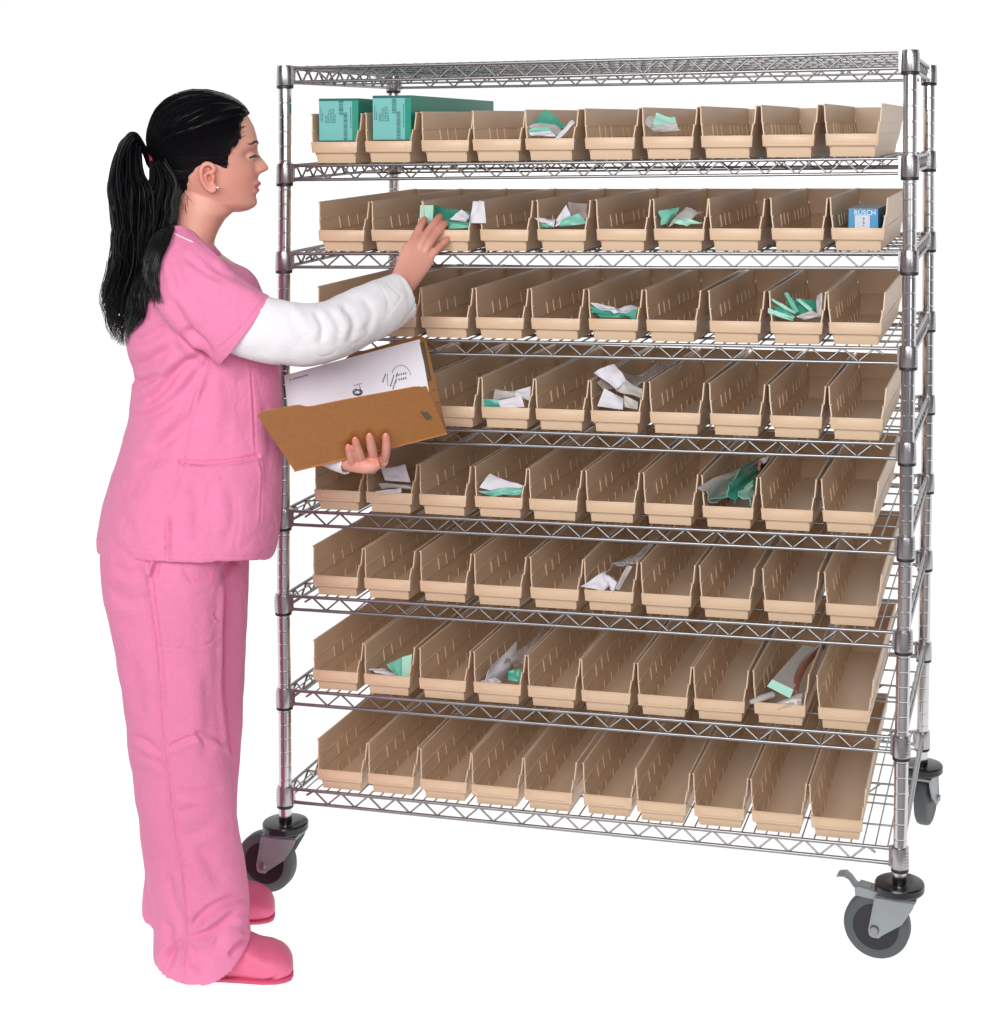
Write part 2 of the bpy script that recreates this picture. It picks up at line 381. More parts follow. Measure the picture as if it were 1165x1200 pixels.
BX = {1:(130,[364.4,427,493,553.5,615,684.6,751.8,820,891,965]),
      2:(235,[372,434,494.7,562,628.8,697.6,764.5,830,902,972]),
      3:(340,[371.8,432,493,556.5,621,688,756,830,901,969]),
      4:(445,[370,435,500,562.8,626.5,691.4,759.9,830,900.5,970.6]),
      5:(555,[368.7,429,491,555.6,619.3,685.4,752.7,821.6,890,961.5]),
      6:(650,[366.5,426.6,491.2,555.2,620.4,683,750,818.6,892.7,965.4]),
      7:(770,[366.5,426.6,491,554.3,617.4,680.5,746.2,812,881.6,956.6]),
      8:(890,[371.4,430,491.5,552,613.3,681.8,744.7,811.4,879,948])}
ORD = ['first','second','third','fourth','fifth','sixth','seventh','eighth','ninth','last']
SHN = {1:'top row',2:'second row',3:'third row',4:'fourth row',5:'fifth row',6:'sixth row',7:'seventh row',8:'bottom row'}
CONT = {(1,1):'holding the smaller green carton',(1,2):'holding the long green carton',(1,5):'with green and grey packets',(1,7):'with a mint and white packet',
        (2,3):'she reaches into, green packets and white slip',(2,5):'with white and green packets',(2,7):'with flat mint packets',(2,10):'holding the blue carton',
        (3,6):'with one flat white pack',(3,9):'with many upright green packets',(4,4):'with white and green packets',(4,6):'with tall white pouches sticking out',
        (5,2):'with white folded sheet',(5,4):'with white and green packet',(5,8):'with long green and grey pouches',(6,6):'with white pouches hanging over the lip',
        (7,2):'with mint and white packets',(7,4):'with long white leaflet pouch',(7,9):'with brown tubing pouches and mint tray'}
BIN = {}
first = True
for r in range(1, 9):
    v, us = BX[r]
    for c, u in enumerate(us, 1):
        if r == 4 and c == 1: pass
        x = atY(u, v, .4).x + 1.95
        o = proto if first else copy_tree(proto); first = False
        # undo the corner offset in x (positions are measured), keep it in z
        w = warp((x, 0, SZ[r])); wb = warp((x, RD, SZ[r]))
        yy = random.uniform(-.05, .22)
        o.location = Vector((x, yy, w.z+.165))*S
        o.rotation_euler = (math.atan2(wb.z-w.z, RD), 0, random.uniform(-.004, .004))
        BIN[(r, c)] = (Vector((x, yy, w.z+.165)), o)
        if (r, c) in CONT: lab = f'beige bin {CONT[(r,c)]}, {ORD[c-1]} in {SHN[r]}'
        else: lab = f'empty beige bin, {ORD[c-1]} from the left in the {SHN[r]}'
        if c == 10 and (r, c) not in CONT: lab = f'empty beige bin at the right end of the {SHN[r]}'
        tag(o, lab, 'bin', 'beige shelf bins on the wire cart')
# ------------------------------------------------------------------ what lies in the bins
def patch(quad, th=.06, n=7, curl=.12, seed=0, binloc=None):
    """quad = four (u, v, y) corners measured on the picture at depth y behind the bin lips"""
    P = [atY(u, v, y) for u, v, y in quad]
    a, b, c, d = P; nrm = (b-a).cross(d-a).normalized(); top = []
    size = ((b-a).length+(d-a).length)/2
    for j in range(n):
        for i in range(n):
            s, t = i/(n-1), j/(n-1)
            p = (a*(1-s)+b*s)*(1-t) + (d*(1-s)+c*s)*t
            k = curl*size*(math.sin(PI*s)*.5+math.sin(PI*t)*.25) * (1 if seed % 2 else -1)
            k += .16*size*noise.noise(Vector((s*2.2+seed*7.3, t*2.2, seed*1.7)))*1.4 + .03*size*noise.noise(Vector((s*7+seed, t*7, seed)))
            top.append(p+nrm*k)
    m = MB(); N = n*n
    vs = top + [p - nrm*th for p in top]; f = []
    for j in range(n-1):
        for i in range(n-1):
            q = (j*n+i, j*n+i+1, (j+1)*n+i+1, (j+1)*n+i); f.append(q); f.append(tuple(x+N for x in q[::-1]))
    rim = list(range(n)) + [j*n+n-1 for j in range(1, n)] + [(n-1)*n+i for i in range(n-2, -1, -1)] + [j*n for j in range(n-2, 0, -1)]
    for i in range(len(rim)):
        x, y = rim[i], rim[(i+1) % len(rim)]; f.append((x, x+N, y+N, y))
    return m.add(vs, f)
def cen(me_mb):
    c = Vector((0,0,0))
    for v in me_mb.v: c += Vector(v)
    return c/len(me_mb.v)
sd = [0]
def item(name, quads, m, label, cat, group=None, th=.035, curl=.12, sharp=50):
    mb = MB()
    for q in quads:
        sd[0] += 1; w = patch(q, th, seed=sd[0], curl=curl); mb.add(w.v, w.f)
    c = cen(mb); mb.xf(lambda p: p-c)
    o = mb.build(name, M[m], None, c, sharp)
    tag(o, label, cat, group); return o
G = 'loose packets lying in the bins'
def Q(y, *p): return [(u, v, (y[i] if hasattr(y, '__len__') else y)) for i, (u, v) in enumerate(p)]
pk = lambda *a, **k: item('packet', *a, cat='packet', group=G, **k)
B15 = 'in the fifth bin of the top row'
pk([Q((.8,2.5,3,1.4),(616,148),(638,132),(668,146),(650,154))], 'pdark', f'peaked green packet standing at the back {B15}')
pk([Q((.8,1.6,2.0,.8),(617,150),(641,143),(666,156),(647,161))], 'pgrey', f'grey folded packet between green ones {B15}')
pk([Q(.5,(616,152),(641,148),(651,158),(619,157))], 'pgreen', f'narrow green packet near the lip {B15}')
pk([Q(.35,(620,156),(645,153),(652,160),(622,159))], 'pwhite', f'pale strip packet lying on the lip {B15}')
pk([Q((-.15,-.15,.6,.6),(649,163),(655,164),(674,143),(669,142))], 'pwhite', f'white tongue shaped slip hanging over the lip {B15}')
B17 = 'in the seventh bin of the top row'
pk([Q((.6,1.6,2,.8),(752,141),(764,135),(790,150),(768,155))], 'pgrey', f'crumpled grey packet {B17}')
pk([Q((.4,1.4,1.4,.4),(763,145),(769,134),(791,138),(795,147))], 'pmint', f'mint and white packet lying on top {B17}', curl=.2)
pk([Q(.3,(761,147),(793,145),(797,153),(767,155))], 'pgrey', f'flat grey packet under the mint one {B17}')
B23 = 'in the bin she reaches into'
m = MB(); p = [atY(u, v, y) for u, v, y in ((491.5,262,.5),(507,262,.5),(512,258,3),(497,258,3))]; q = [atY(u, v, y) for u, v, y in ((492.5,240.5,.5),(508,240.5,.5),(513,240,3),(498,240,3))]
m.hexa(p, q); c = cen(m); m.xf(lambda P: P-c)
tag(m.build('carton', M['pmint'], None, c, None), f'upright pale mint carton at the left {B23}', 'carton')
pk([Q((1.5,4,4,1.5),(508,241),(551,248),(551,266),(509,260))], 'pdark', f'broad green packet standing behind {B23}')
pk([Q((.9,1.2,1.2,.9),(527,257),(541,246),(551,252),(547,261))], 'pwhite', f'folded white leaflet {B23}')
pk([Q(.6,(524,260),(552,261),(552,267),(526,268))], 'pgreen', f'dark green packet lying low {B23}')
sl = item('paper_slip', [Q((-.15,-.15,-.25,-.25),(555,236),(568,236),(570,261.5),(550,261.5))], 'pwhite', 'white paper slip hanging out between third and fourth bins of second row', 'paper slip', curl=.04)
B25 = 'in the fifth bin of the second row'
pk([Q((-.1,.6,.6,.3),(625,255),(651,257),(649,266),(635,261))], 'pwhite', f'white packet poking out to the left {B25}')
pk([Q((.5,1,1,.4),(652,257),(663,240),(669,255),(651,266))], 'pwhite', f'white leaf shaped flap standing up {B25}')
pk([Q((2,3,3,2),(665,237),(687,239),(688,257),(669,257))], 'film', f'clear plastic pouch at the back {B25}')
pk([Q((.6,1,.8,.5),(657,258),(678,250),(689,262),(655,266))], 'pgreen', f'green packet at the right {B25}')
pk([Q((.5,.6,.5,.5),(633,259),(648,263),(647,267),(634,266))], 'pdark', f'dark green packet corner at the left {B25}')
B27 = 'in the seventh bin of the second row'
pk([Q((.5,1.8,1.2,.5),(773,247),(795,243),(786,260),(774,264))], 'pgreen', f'green packet at the left {B27}')
pk([Q((.4,1.8,1.6,.6),(783,264),(804,242),(824,248),(800,258))], 'pgrey', f'grey and white packet leaning back {B27}')
pk([Q((.4,.8,.4,.3),(787,262),(798,255),(824,262),(805,265))], 'pmint', f'flat mint packet on the lip {B27}')
B36 = 'in the sixth bin of the third row'
pk([Q((.3,1.8,.6,.2),(692,360.5),(747,358.5),(747,364.5),(720,368))], 'pwhite', f'flat white pack {B36}', th=.08, curl=.03)
pk([Q((.4,.5,.4,.4),(691,362),(720,367),(746,365),(745,372)),Q(.4,(690.6,363),(722,368),(745,372),(704,372))], 'pdark', f'dark green packet under the white one {B36}', curl=.03)
B39 = 'in the ninth bin of the third row'
for q, mm, ll in (
    (Q((.1,.3,.3,.1),(900,361),(931,372),(929,376),(900,368)),'pmint','mint packet poking out lowest at the left'),
    (Q((.5,.5,.4,.4),(905,349),(933,366),(931,369),(904,352)),'pmint','thin mint packet slanting from the left'),
    (Q((.9,.9,.5,.5),(919,343.5),(924,343),(937,365),(932,368)),'pgreen','tallest green packet leaning left'),
    (Q((.9,.9,.5,.5),(932,350),(937,350),(953,362),(949,365)),'pmint','mint packet leaning in the middle'),
    (Q((2,2.5,1.6,1.2),(922,354),(958,352),(958,370),(931,370)),'pdark','dark green packet behind the others'),
    (Q((.6,.6,.4,.4),(903,357),(917,361),(933,372),(912,368)),'pdark','dark green packet under the mint ones'),
    (Q((.3,.4,.3,.2),(933,371),(952,364),(963,371),(943,375)),'pgrey','grey packet lying on the lip'),
    (Q((.5,.7,.5,.4),(957,346),(964,343),(963,371),(957,370)),'pgrey','curled grey packet against the right wall')):
    pk([q], mm, f'{ll} {B39}', curl=.15)
B44 = 'in the fourth bin of the fourth row'
pk([Q(.5,(565,467),(590,468),(589,478),(565,477))], 'pdark', f'green packet at the left {B44}')
pk([Q((1.5,2,2,1),(580,456),(607,458),(619,466),(578,467))], 'pgrey', f'grey pouch at the back {B44}')
pk([Q((1.2,1.8,1.4,.9),(605,458),(622,453),(621,470),(603,464))], 'pwhite', f'white packet standing at the right {B44}')
pk([Q((.4,.7,.4,.3),(584,470),(611,463),(615,477),(587,478))], 'pwhite', f'white packet lying on the front lip {B44}')
B46 = 'in the sixth bin of the fourth row'
pk([Q((.6,1.3,1,.5),(696,437),(720,426),(734,446),(722,457))], 'pwhite', f'tallest white pouch end sticking up {B46}')
pk([Q((.5,1,.8,.4),(721,457),(734,445),(753,456),(752,467))], 'pgrey', f'grey printed pouch end {B46}')
pk([Q((.4,.6,.3,.2),(708,455),(731,467),(730,480),(700,476))], 'pwhite', f'white folded packet at the lip {B46}', curl=.2)
pk([Q((.4,.5,.2,.3),(731,463),(748,471),(747,480),(732,477))], 'pgrey', f'grey flap at the right of the lip {B46}')
pk([Q((.8,1.2,10,10),(700,448),(748,455),(800,432),(778,425))], 'film', f'long clear film pouch running back {B46}', curl=.04)
B52 = 'in the second bin of the fifth row'
pk([Q((.8,1.2,.8,.5),(447,549),(475,544),(481,565),(451,563))], 'pwhite', f'white square sheet {B52}')
pk([Q((.4,.6,.3,.2),(444,567),(481,568),(483,574),(447,573))], 'pgrey', f'grey rolled packet {B52}', curl=.2)
pk([Q((-.12,0,-.2,-.25),(440,576),(471,571),(470,578),(444,581))], 'pwhite', f'curled white strip hanging over the lip {B52}')
B54 = 'in the fourth bin of the fifth row'
pk([Q((.1,.9,.8,.3),(562,571),(574,555),(592,563),(580,576)),Q((.3,.8,.7,.2),(580,576),(592,563),(613,569),(603,577))], 'pwhite', f'white folded sheet {B54}', curl=.1)
pk([Q((.2,.4,.3,.0),(561,577),(612,572),(611,580),(581,582))], 'pgreen', f'green film packet under white sheet {B54}')
B58 = 'in the eighth bin of the fifth row'
pk([Q((-.1,.0,10,10),(818,571),(837,592),(904,548),(888,538))], 'pgrey', f'long grey pouch at the left {B58}', curl=.05)
pk([Q((.1,.2,9,9),(838,591),(852,566),(899,541),(886,548))], 'pgreen', f'left flank green pouch {B58}', curl=-.04)
pk([Q((.2,.1,9,9),(852,566),(861,591),(908,552),(899,541))], 'pdark', f'right flank dark green pouch {B58}', curl=.04)
pk([Q((.5,.3,6,6),(866,575),(881,592),(899,566),(888,558))], 'pmint', f'short mint pouch at the right {B58}', curl=.08)
pk([Q((5,5,9,9),(885,545),(893,540),(903,536),(895,541))], 'pbrown', f'dark brown tube far back {B58}', th=.3, curl=.05)
B66 = 'in the sixth bin of the sixth row'
pk([Q((-.1,.8,.6,.1),(680,688),(709,670),(716,686),(706,692))], 'pwhite', f'white pouch end pointing left over the lip {B66}')
pk([Q((.4,.6,.0,.2),(704,667),(723,681),(719,695),(712,684))], 'pwhite', f'white turned up flap in the middle {B66}')
pk([Q((.1,.8,.8,.1),(721,690),(735,662),(741,664),(726,692))], 'pgrey', f'grey edge of pouch at the right {B66}')
pk([Q((.7,.8,10,10),(709,671),(742,665),(777,630),(758,632))], 'film', f'long clear pouch with tubing {B66}', curl=.05)
B72 = 'in the second bin of the seventh row'
pk([Q((.2,1.2,.6,.3),(432,784),(452,784),(465,793),(441,790))], 'pwhite', f'pale sheet lying at the left {B72}')
pk([Q((.5,1.4,.4,.3),(453,779),(471,770),(471,797),(464,792))], 'pgreen', f'green packet face turned left {B72}')
m = MB(); p = [atY(u, v, y) for u, v, y in ((471,797,.3),(480,794,.3),(484,791,2),(475,792,2))]; q = [atY(u, v, y) for u, v, y in ((471,770,.3),(483,767,.3),(487,765,2),(475,768,2))]
m.hexa(p, q); c = cen(m); m.xf(lambda P: P-c)
tag(m.build('carton', M['pmint'], None, c, None), f'small upright mint carton at the right {B72}', 'carton')
B74 = 'in the fourth bin of the seventh row'
pk([Q((-.15,.3,5,3.4),(571,801),(573,785),(606,752),(597,795))], 'pwhite', f'long white printed leaflet {B74}', curl=.04)
pk([Q((.6,1,.5,.3),(596,786),(611,784),(610,799),(595,797))], 'pdark', f'dark green packet at the right {B74}')
pk([Q((1,1.4,9,9),(590,778),(614,776),(650,742),(636,736))], 'film', f'long clear tubing pouch running back {B74}', curl=.05)
pk([Q((.2,.5,.4,.1),(563,798),(580,794),(590,800),(568,803))], 'pgrey', f'grey packet lying flat at the left {B74}')
B79 = 'in the ninth bin of the seventh row'
m = MB(); p = [atY(u, v, y) for u, v, y in ((899,804,.3),(926,818,.2),(953,768,10),(938,765,10))]; q = [atY(u, v, y) for u, v, y in ((905,796,.3),(930,808,.2),(957,759,10),(941,756,10))]
m.hexa(p, q); c = cen(m); m.xf(lambda P: P-c)
o = m.build('tubing_tray', M['pgrey'], None, c, None); tag(o, f'long grey pouch with mint end {B79}', 'pouch')
e = MB(); e.hexa([Vector(P)-c+Vector((0,-.05,0)) for P in (atY(899,804,.3),atY(926,818,.2),atY(926.5,818,.4),atY(899.5,804,.5))], [Vector(P)-c+Vector((0,-.05,0)) for P in (atY(905,796,.3),atY(930,808,.2),atY(930.5,808,.4),atY(905.5,796,.5))])
e.build('tray_end', M['pmint'], o, (0,0,0), None)
m = MB(); P = catmull([atY(931,812,.6), atY(934,796,2.5), atY(945,775,6), atY(963,757,10)], 4); m.tube(P, .28, 8); c = cen(m); m.xf(lambda p: p-c)
tag(m.build('tube', M['pbrown'], None, c), f'brown plastic tube in film {B79}', 'tube')
m = MB(); P = [atY(879,823,-.1), atY(892,818.5,.3), atY(906,814,1)]; m.tube(P, [.14,.24,.24], 10); c = cen(m); m.xf(lambda p: p-c)
tag(m.build('syringe', M['pgrey'], None, c), f'grey syringe barrel resting on the lip {B79}', 'syringe')
pk([Q((.3,.6,.1,-.1),(909,822),(941,812),(939,827),(911,832))], 'film', f'clear film flap over the lip {B79}')
# ---- the three big cartons
def boxthing(name, bl, br, tl, y0, y1, m, label, cat, side_scale=1):
    """front face from measured corners, real box behind it"""
    A, B_, C_ = atY(*bl, y0), atY(*br, y0), atY(*tl, y0)
    w = B_.x-A.x; h = C_.z-A.z
    root = empty(name, (A.x+w/2, y0, A.z)); tag(root, label, cat)
    return root, w, h, y1-y0
def text_mb(s, size, loc, rot=0):
    cu = bpy.data.curves.new('t', 'FONT'); cu.body = s; cu.size = size; cu.align_x = 'LEFT'; cu.extrude = .008; cu.resolution_u = 3
    o = bpy.data.objects.new('t', cu); me = bpy.data.meshes.new_from_object(o)
    m = MB(); ca, sa = math.cos(rot), math.sin(rot)
    m.add([(loc[0]+v.co.x*ca-v.co.y*sa, loc[1]+v.co.z, loc[2]+v.co.x*sa+v.co.y*ca) for v in me.vertices], [tuple(p.vertices) for p in me.polygons])
    bpy.data.objects.remove(o); bpy.data.curves.remove(cu); bpy.data.meshes.remove(me); return m
def barcode(x, z, w, h, y, horiz=False, rr=random.Random(3)):
    m = MB(); t = 0; L = h if horiz else w
    while t < L-.02:
        d = rr.choice((.02,.035,.05)); 
        if horiz: m.box(x, y-.012, z+t, x+w, y, z+min(t+d, L))
        else: m.box(x+t, y-.012, z, x+min(t+d, L), y, z+h)
        t += d + rr.choice((.02,.03,.045))
    return m
def carton_green(bl, br, tl, y0, depth, label, tilt):
    root, w, h, d = boxthing('green_carton', bl, br, tl, y0, y0+depth, 'boxg', label, 'carton')
    b = MB().box(-w/2, 0, 0, w/2, depth, h); b.build('carton_body', M['boxg'], root, sharp=None)
    fl = MB().box(-w/2+.02, -.03, h-.16, w/2-.02, 0, h-.02); fl.build('lid_edge', M['print_'], root, sharp=None)
    lw = w*.84; l0 = -w/2+.02
    lb = MB().box(l0, -.03, .02, l0+lw, -.002, h-.2).build('label', M['labelg'], root, sharp=None)
    r2 = random.Random(11); m = MB()
    # small print set sideways in columns, as on the real label
    for cx, z0, z1 in ((.12,h*.45,h*.78),(.24,h*.45,h*.66),(.45,h*.42,h*.60),(.56,h*.42,h*.60),(.67,h*.42,h*.72),(.80,h*.42,h*.74),(.92,h*.42,h*.74),(1.04,h*.42,h*.76),(1.14,h*.42,h*.62)):
        z = z0
        while z < z1:
            g = r2.uniform(.06,.16); m.box(l0+cx*lw/2.4, -.042, z, l0+cx*lw/2.4+.055, -.03, min(z+g, z1)); z += g+.05
    z = .9
    while z < h-.7:
        g = r2.uniform(.06,.14); m.box(l0+lw-.14, -.042, z, l0+lw-.07, -.03, z+g); z += g+.05
    m.build('small_print', M['print_'], lb, sharp=None)
    bc = barcode(l0+lw*.60, h*.60, .34, 1.05, -.03, True); q = barcode(l0+lw*.74, .06, .30, 2.0, -.03, True); bc.add(q.v, q.f)
    bc.build('barcode', M['print_'], lb, sharp=None)
    root.rotation_euler.z = tilt; return root
carton_green((374.5,165),(420,165),(375,115.5), .75, 12, 'smaller dark green carton with aqua label standing in the first bin of the top row', .03)
carton_green((437,164),(482,164),(436,112), .6, 18.5, 'long green carton with aqua label standing in the second bin of the top row', -.02)
root, w, h, d = boxthing('blue_carton', (994.5,266.5), (1029,266.5), (994.5,244.8), .8, 9, 'boxb', 'blue carton with white lettering in the last bin of the second row', 'carton')
MB().box(-w/2, 0, -.1, w/2, 9, h).build('carton_body', M['boxb'], root, sharp=None)
MB().box(-w/2+.01, .05, h, w/2-.01, 8.98, h+.02).build('carton_top', M['boxgrey'], root, sharp=None)
MB().box(-w/2+.42, -.02, -.1, -w/2+1.42, -.002, h-.42).build('label', M['wlabel'], root, sharp=None)
t = text_mb('RÜSCH', .46, (-w/2+.35, -.015, h-.40)); t.build('lettering', M['wprint'], root, sharp=None)
m = MB()
for i in range(4): m.box(-w/2+.95, -.03, .1+i*.16, -w/2+1.02+.05*(i % 2), -.02, .18+i*.16)
m.build('small_print', M['ink'], root, sharp=None)
# ------------------------------------------------------------------ the nurse
person = empty('person', PO)
tag(person, 'woman in pink scrubs with black ponytail reaching into a bin', 'person')
U = 1/17.4
def ellring(c, ax, ay, n=28, p=2.0, egg=0):
    out = []
    for k in range(n):
        a = 2*PI*k/n; ca, sa = math.cos(a), math.sin(a)
        x = math.copysign(abs(ca)**(2/p), ca); y = math.copysign(abs(sa)**(2/p), sa)
        out.append(Vector(c) + ax*(x*(1)) + ay*(y*(1-egg*ca)))
    return out
def sil(rows, n=36, p=2.3, l0=0):
    """closed body from silhouette rows (v, u_back, u_front, half width, [centre l])"""
    R = []
    for r in rows:
        v, a, b, w = r[:4]; l = r[4] if len(r) > 4 else l0
        A, B_ = px(a, v, l), px(b, v, l); c = (A+B_)/2
        R.append(ellring(c, (B_-A)/2, eL*w, n, p))
    return MB().loft(R)
def limb(path, n=20, p=2.0):
    """path rows: (u, v, l, r_inplane, r_depth)"""
    P = [px(u, v, l) for u, v, l, *_ in path]; R = []
    for i, (pt, row) in enumerate(zip(P, path)):
        t = (P[min(i+1, len(P)-1)] - P[max(i-1, 0)]).normalized()
        a = t.cross(eL).normalized(); b = a.cross(t).normalized()
        R.append(ellring(pt, a*row[3], b*row[4], n, p))
    return MB().loft(R)
def smooth_rows(rows, k=4):
    V = [Vector((*r[:3],)) for r in rows]; W = [Vector((r[3], r[4], 0)) for r in rows]
    A = catmull(V, k); B_ = catmull(W, k); return [(a.x, a.y, a.z, b.x, b.y) for a, b in zip(A, B_)]
def sm_sil(rows, k=4):
    rows = [r if len(r) > 4 else (*r, 0) for r in rows]
    A = catmull([Vector(r[:3]) for r in rows], k); B_ = catmull([Vector((r[3], r[4], 0)) for r in rows], k)
    return [(a.x, a.y, a.z, b.x, b.y) for a, b in zip(A, B_)]
def union(parts, voxel, smooth=2, name='u', factor=.5):
    mb = MB()
    for p in parts: mb.add(p.v, p.f)
    me = mb.mesh(name, False); fixn(me)
    o = bpy.data.objects.new('tmp', me); col.objects.link(o)
    m = o.modifiers.new('r', 'REMESH'); m.mode = 'VOXEL'; m.voxel_size = voxel; m.use_smooth_shade = True
    if smooth:
        s = o.modifiers.new('s', 'SMOOTH'); s.iterations = smooth; s.factor = factor
    dg = bpy.context.evaluated_depsgraph_get(); dg.update()
    out = bpy.data.meshes.new_from_object(o.evaluated_get(dg)); bpy.data.objects.remove(o); out.name = name
    return out
def getv(me):
    a = np.empty(len(me.vertices)*3, np.float64); me.vertices.foreach_get('co', a); return a.reshape(-1, 3)
def getn(me):
    a = np.empty(len(me.vertices)*3, np.float32); me.vertices.foreach_get('normal', a); return a.reshape(-1, 3).astype(float)
def setv(me, a): me.vertices.foreach_set('co', a.reshape(-1)); me.update()
RMn = np.array(RM); CAMn = np.array(CAM)
def pjn(A):
    c = (A-CAMn)@RMn; return np.stack([PPX+FPX*c[:,0]/-c[:,2], PPY-FPX*c[:,1]/-c[:,2]], 1)
eLn = np.array(eL); POn = np.array(PO)
def sdist(uv, poly):
    """signed distance to a polyline (pixels), and taper towards its ends"""
    best = np.full(len(uv), 1e9); sg = np.zeros(len(uv)); P = np.array(poly, float); L = np.r_[0, np.cumsum(np.linalg.norm(np.diff(P, axis=0), axis=1))]; T = np.zeros(len(uv))
    for i in range(len(P)-1):
        a, b = P[i], P[i+1]; d = b-a; q = uv-a; t = np.clip((q@d)/(d@d), 0, 1); w = q - t[:,None]*d; ds = np.linalg.norm(w, axis=1)
        s = d[0]*q[:,1]-d[1]*q[:,0]; k = ds < best
        best[k] = ds[k]; sg[k] = np.sign(s[k]); T[k] = (L[i]+t[k]*np.linalg.norm(d))/L[-1]
    return best, sg, T
GAIN = 1.7
def creases(me, strokes, lim=.35, soft=True):
    """folds pressed into the cloth on the near side. stroke = (polyline, depth, width px, ends fade)"""
    A = getv(me); Nn = getn(me); uv = pjn(A); facing = -(Nn@eLn); D = np.zeros(len(A))
    f = np.clip((facing+.25)/.5, 0, 1)
    for st in strokes:
        poly, dep, w = st[:3]; dep = dep*GAIN
        if len(poly) > 2: poly = [(q.x, q.y) for q in catmull([Vector((a, b, 0)) for a, b in poly], 5)]
        fade = st[3] if len(st) > 3 else True
        d, s, T = sdist(uv, poly)
        e = np.clip(np.sin(np.pi*np.clip(T, 0, 1))*1.8, 0, 1) if fade else 1
        D += e*dep*(-np.exp(-(d/w)**2) + .75*np.exp(-((s*d-1.9*w)/(1.4*w))**2))
    A += Nn*(D*f)[:,None]; setv(me, A)
def wrinkle(me, amp, sc, stretch=(1,1,1), seed=0):
    A = getv(me); Nn = getn(me); D = np.array([noise.noise(Vector((p[0]*sc*stretch[0]+seed, p[1]*sc*stretch[1], p[2]*sc*stretch[2]))) for p in A])
    A += Nn*(D*amp)[:,None]; setv(me, A)
def ridges(me, amp, sc, stretch=(1,1,1), seed=0):
    A = getv(me); Nn = getn(me); D = np.empty(len(A))
    for i, p in enumerate(A):
        q = Vector((p[0]*sc*stretch[0]+seed, p[1]*sc*stretch[1], p[2]*sc*stretch[2])); w_ = noise.noise(q*.6+Vector((9,3,1)))*1.6
        n1 = abs(noise.noise(q+Vector((w_,w_,w_)))); msk = max(0, min(1, noise.noise(q*.35+Vector((4,seed,2)))*1.8+.5))
        D[i] = -max(0, 1-n1/.16)**1.5*msk
    A += Nn*(D*amp)[:,None]; setv(me, A)
def finish(me, name, m, parent=person):
    A = getv(me); A = (A-POn)*S if parent is person else A*S
    setv(me, A); return link(name, me, m, parent, sharp=None) if False else _lk(name, me, m, parent)
def _lk(name, me, m, parent):
    me.materials.clear(); me.materials.append(m); me.shade_smooth()
    o = bpy.data.objects.new(name, me); col.objects.link(o); o.parent = parent; return o
def pbuild(mb, name, m, parent=person, sharp=50):
    mb.xf(lambda p: p-PO); return mb.build(name, M[m], parent, sharp=sharp)
# ---------------- head
HR = [(106,227,241,.5),(108,217,252,1.2),(112,207,264,1.75),(118,197,275,2.15),(126,189,284,2.5),(136,183,291,2.72),(148,179,297.5,2.82),(158,177,300.5,2.84),(166,177,302,2.84),
      (174,178,301,2.8),(182,180,299.5,2.75),(190,183.5,299.5,2.7),(198,188,300,2.62),(206,194,300.5,2.52),(213,200,300.5,2.42),(220,206,300.3,2.3),(227,211,300.3,2.14),(233,216,300.5,1.96),(239,221,300,1.75),(243,227,297.5,1.45),(246.5,236,291,1.1),(248.5,248,282,.5)]
NOSE = [(168,0),(172,.6),(176,1.6),(181,4.5),(186,8.6),(190,12),(194,14.6),(197,15.6),(199.5,14.2),(202,8.5),(204,4.2),(207,2.4),(209,2.6)]
LIP = [(208,0),(211,2.2),(214,5.6),(216.5,5.4),(218.6,2.0),(220,2.2),(222,4.0),(224.5,3.4),(227,.4),(230,-.4),(235,1.0),(240,1.2),(244,0)]
NT = 96
def rowat(v):
    ks = [r[0] for r in HR]; return [lerpt(v, [(r[0], r[i]) for r in HR]) for i in (1,2,3)]
def headpt(v, th, off=0.0, face=True):
    a, b, w = rowat(v); lo = smoothstep((v-205)/40); xc = a + (b-a)*(.47)
    ct, st = math.cos(th), math.sin(th)
    rx = (b-xc) if ct > 0 else (xc-a)
    # flatter, slightly squared face; round back
    e = .86 if ct > 0 else 1.0
    x = math.copysign(abs(ct)**(e), ct)*rx
    l = w*math.copysign(abs(st)**(.92), st)*(1-(.16+.16*lo)*max(0, ct))
    du = 0
    if face and ct > 0:
        wn = lerpt(v, [(168,.28),(185,.30),(192,.36),(199,.46),(206,.5),(212,.3)])
        du += lerpt(v, NOSE)*math.exp(-(l/wn)**2) if v < 209.5 else 0
        if 190 < v < 206: du += 3.2*math.exp(-((abs(l)-.46)/.17)**2)*math.exp(-((v-199)/4)**2)     # wings of the nose
        du += lerpt(v, LIP)*math.exp(-(l/(.78 if v < 230 else .8))**4)
        du -= 5.0*math.exp(-((v-182)/6.0)**2)*math.exp(-((abs(l)-1.18)/.55)**2)                   # eye sockets
        du += 2.2*math.exp(-((v-169)/4.5)**2)*math.exp(-((abs(l)-1.1)/.8)**2)                      # brow ridge
        du += 2.0*math.exp(-((v-203)/10)**2)*math.exp(-((abs(l)-1.5)/.7)**2)                      # cheek
    c = px(xc + x + du, v, 0); r = Vector((c)) + eL*l
    if off:
        cc = px(xc, v, 0); n = (r-cc); n.z *= .4; n.normalize(); r = r + n*off
    return r
def headgrid(vs, off=None, face=True):
    R = []
    for v in vs:
        R.append([headpt(v, 2*PI*k/NT, off(v, 2*PI*k/NT) if off else 0, face) for k in range(NT)])
    return MB().loft(R)
VS = list(np.arange(106, 209.3, .9)) + list(np.arange(209.6, 248.6, .8)) + [248.5]
head = headgrid(VS)
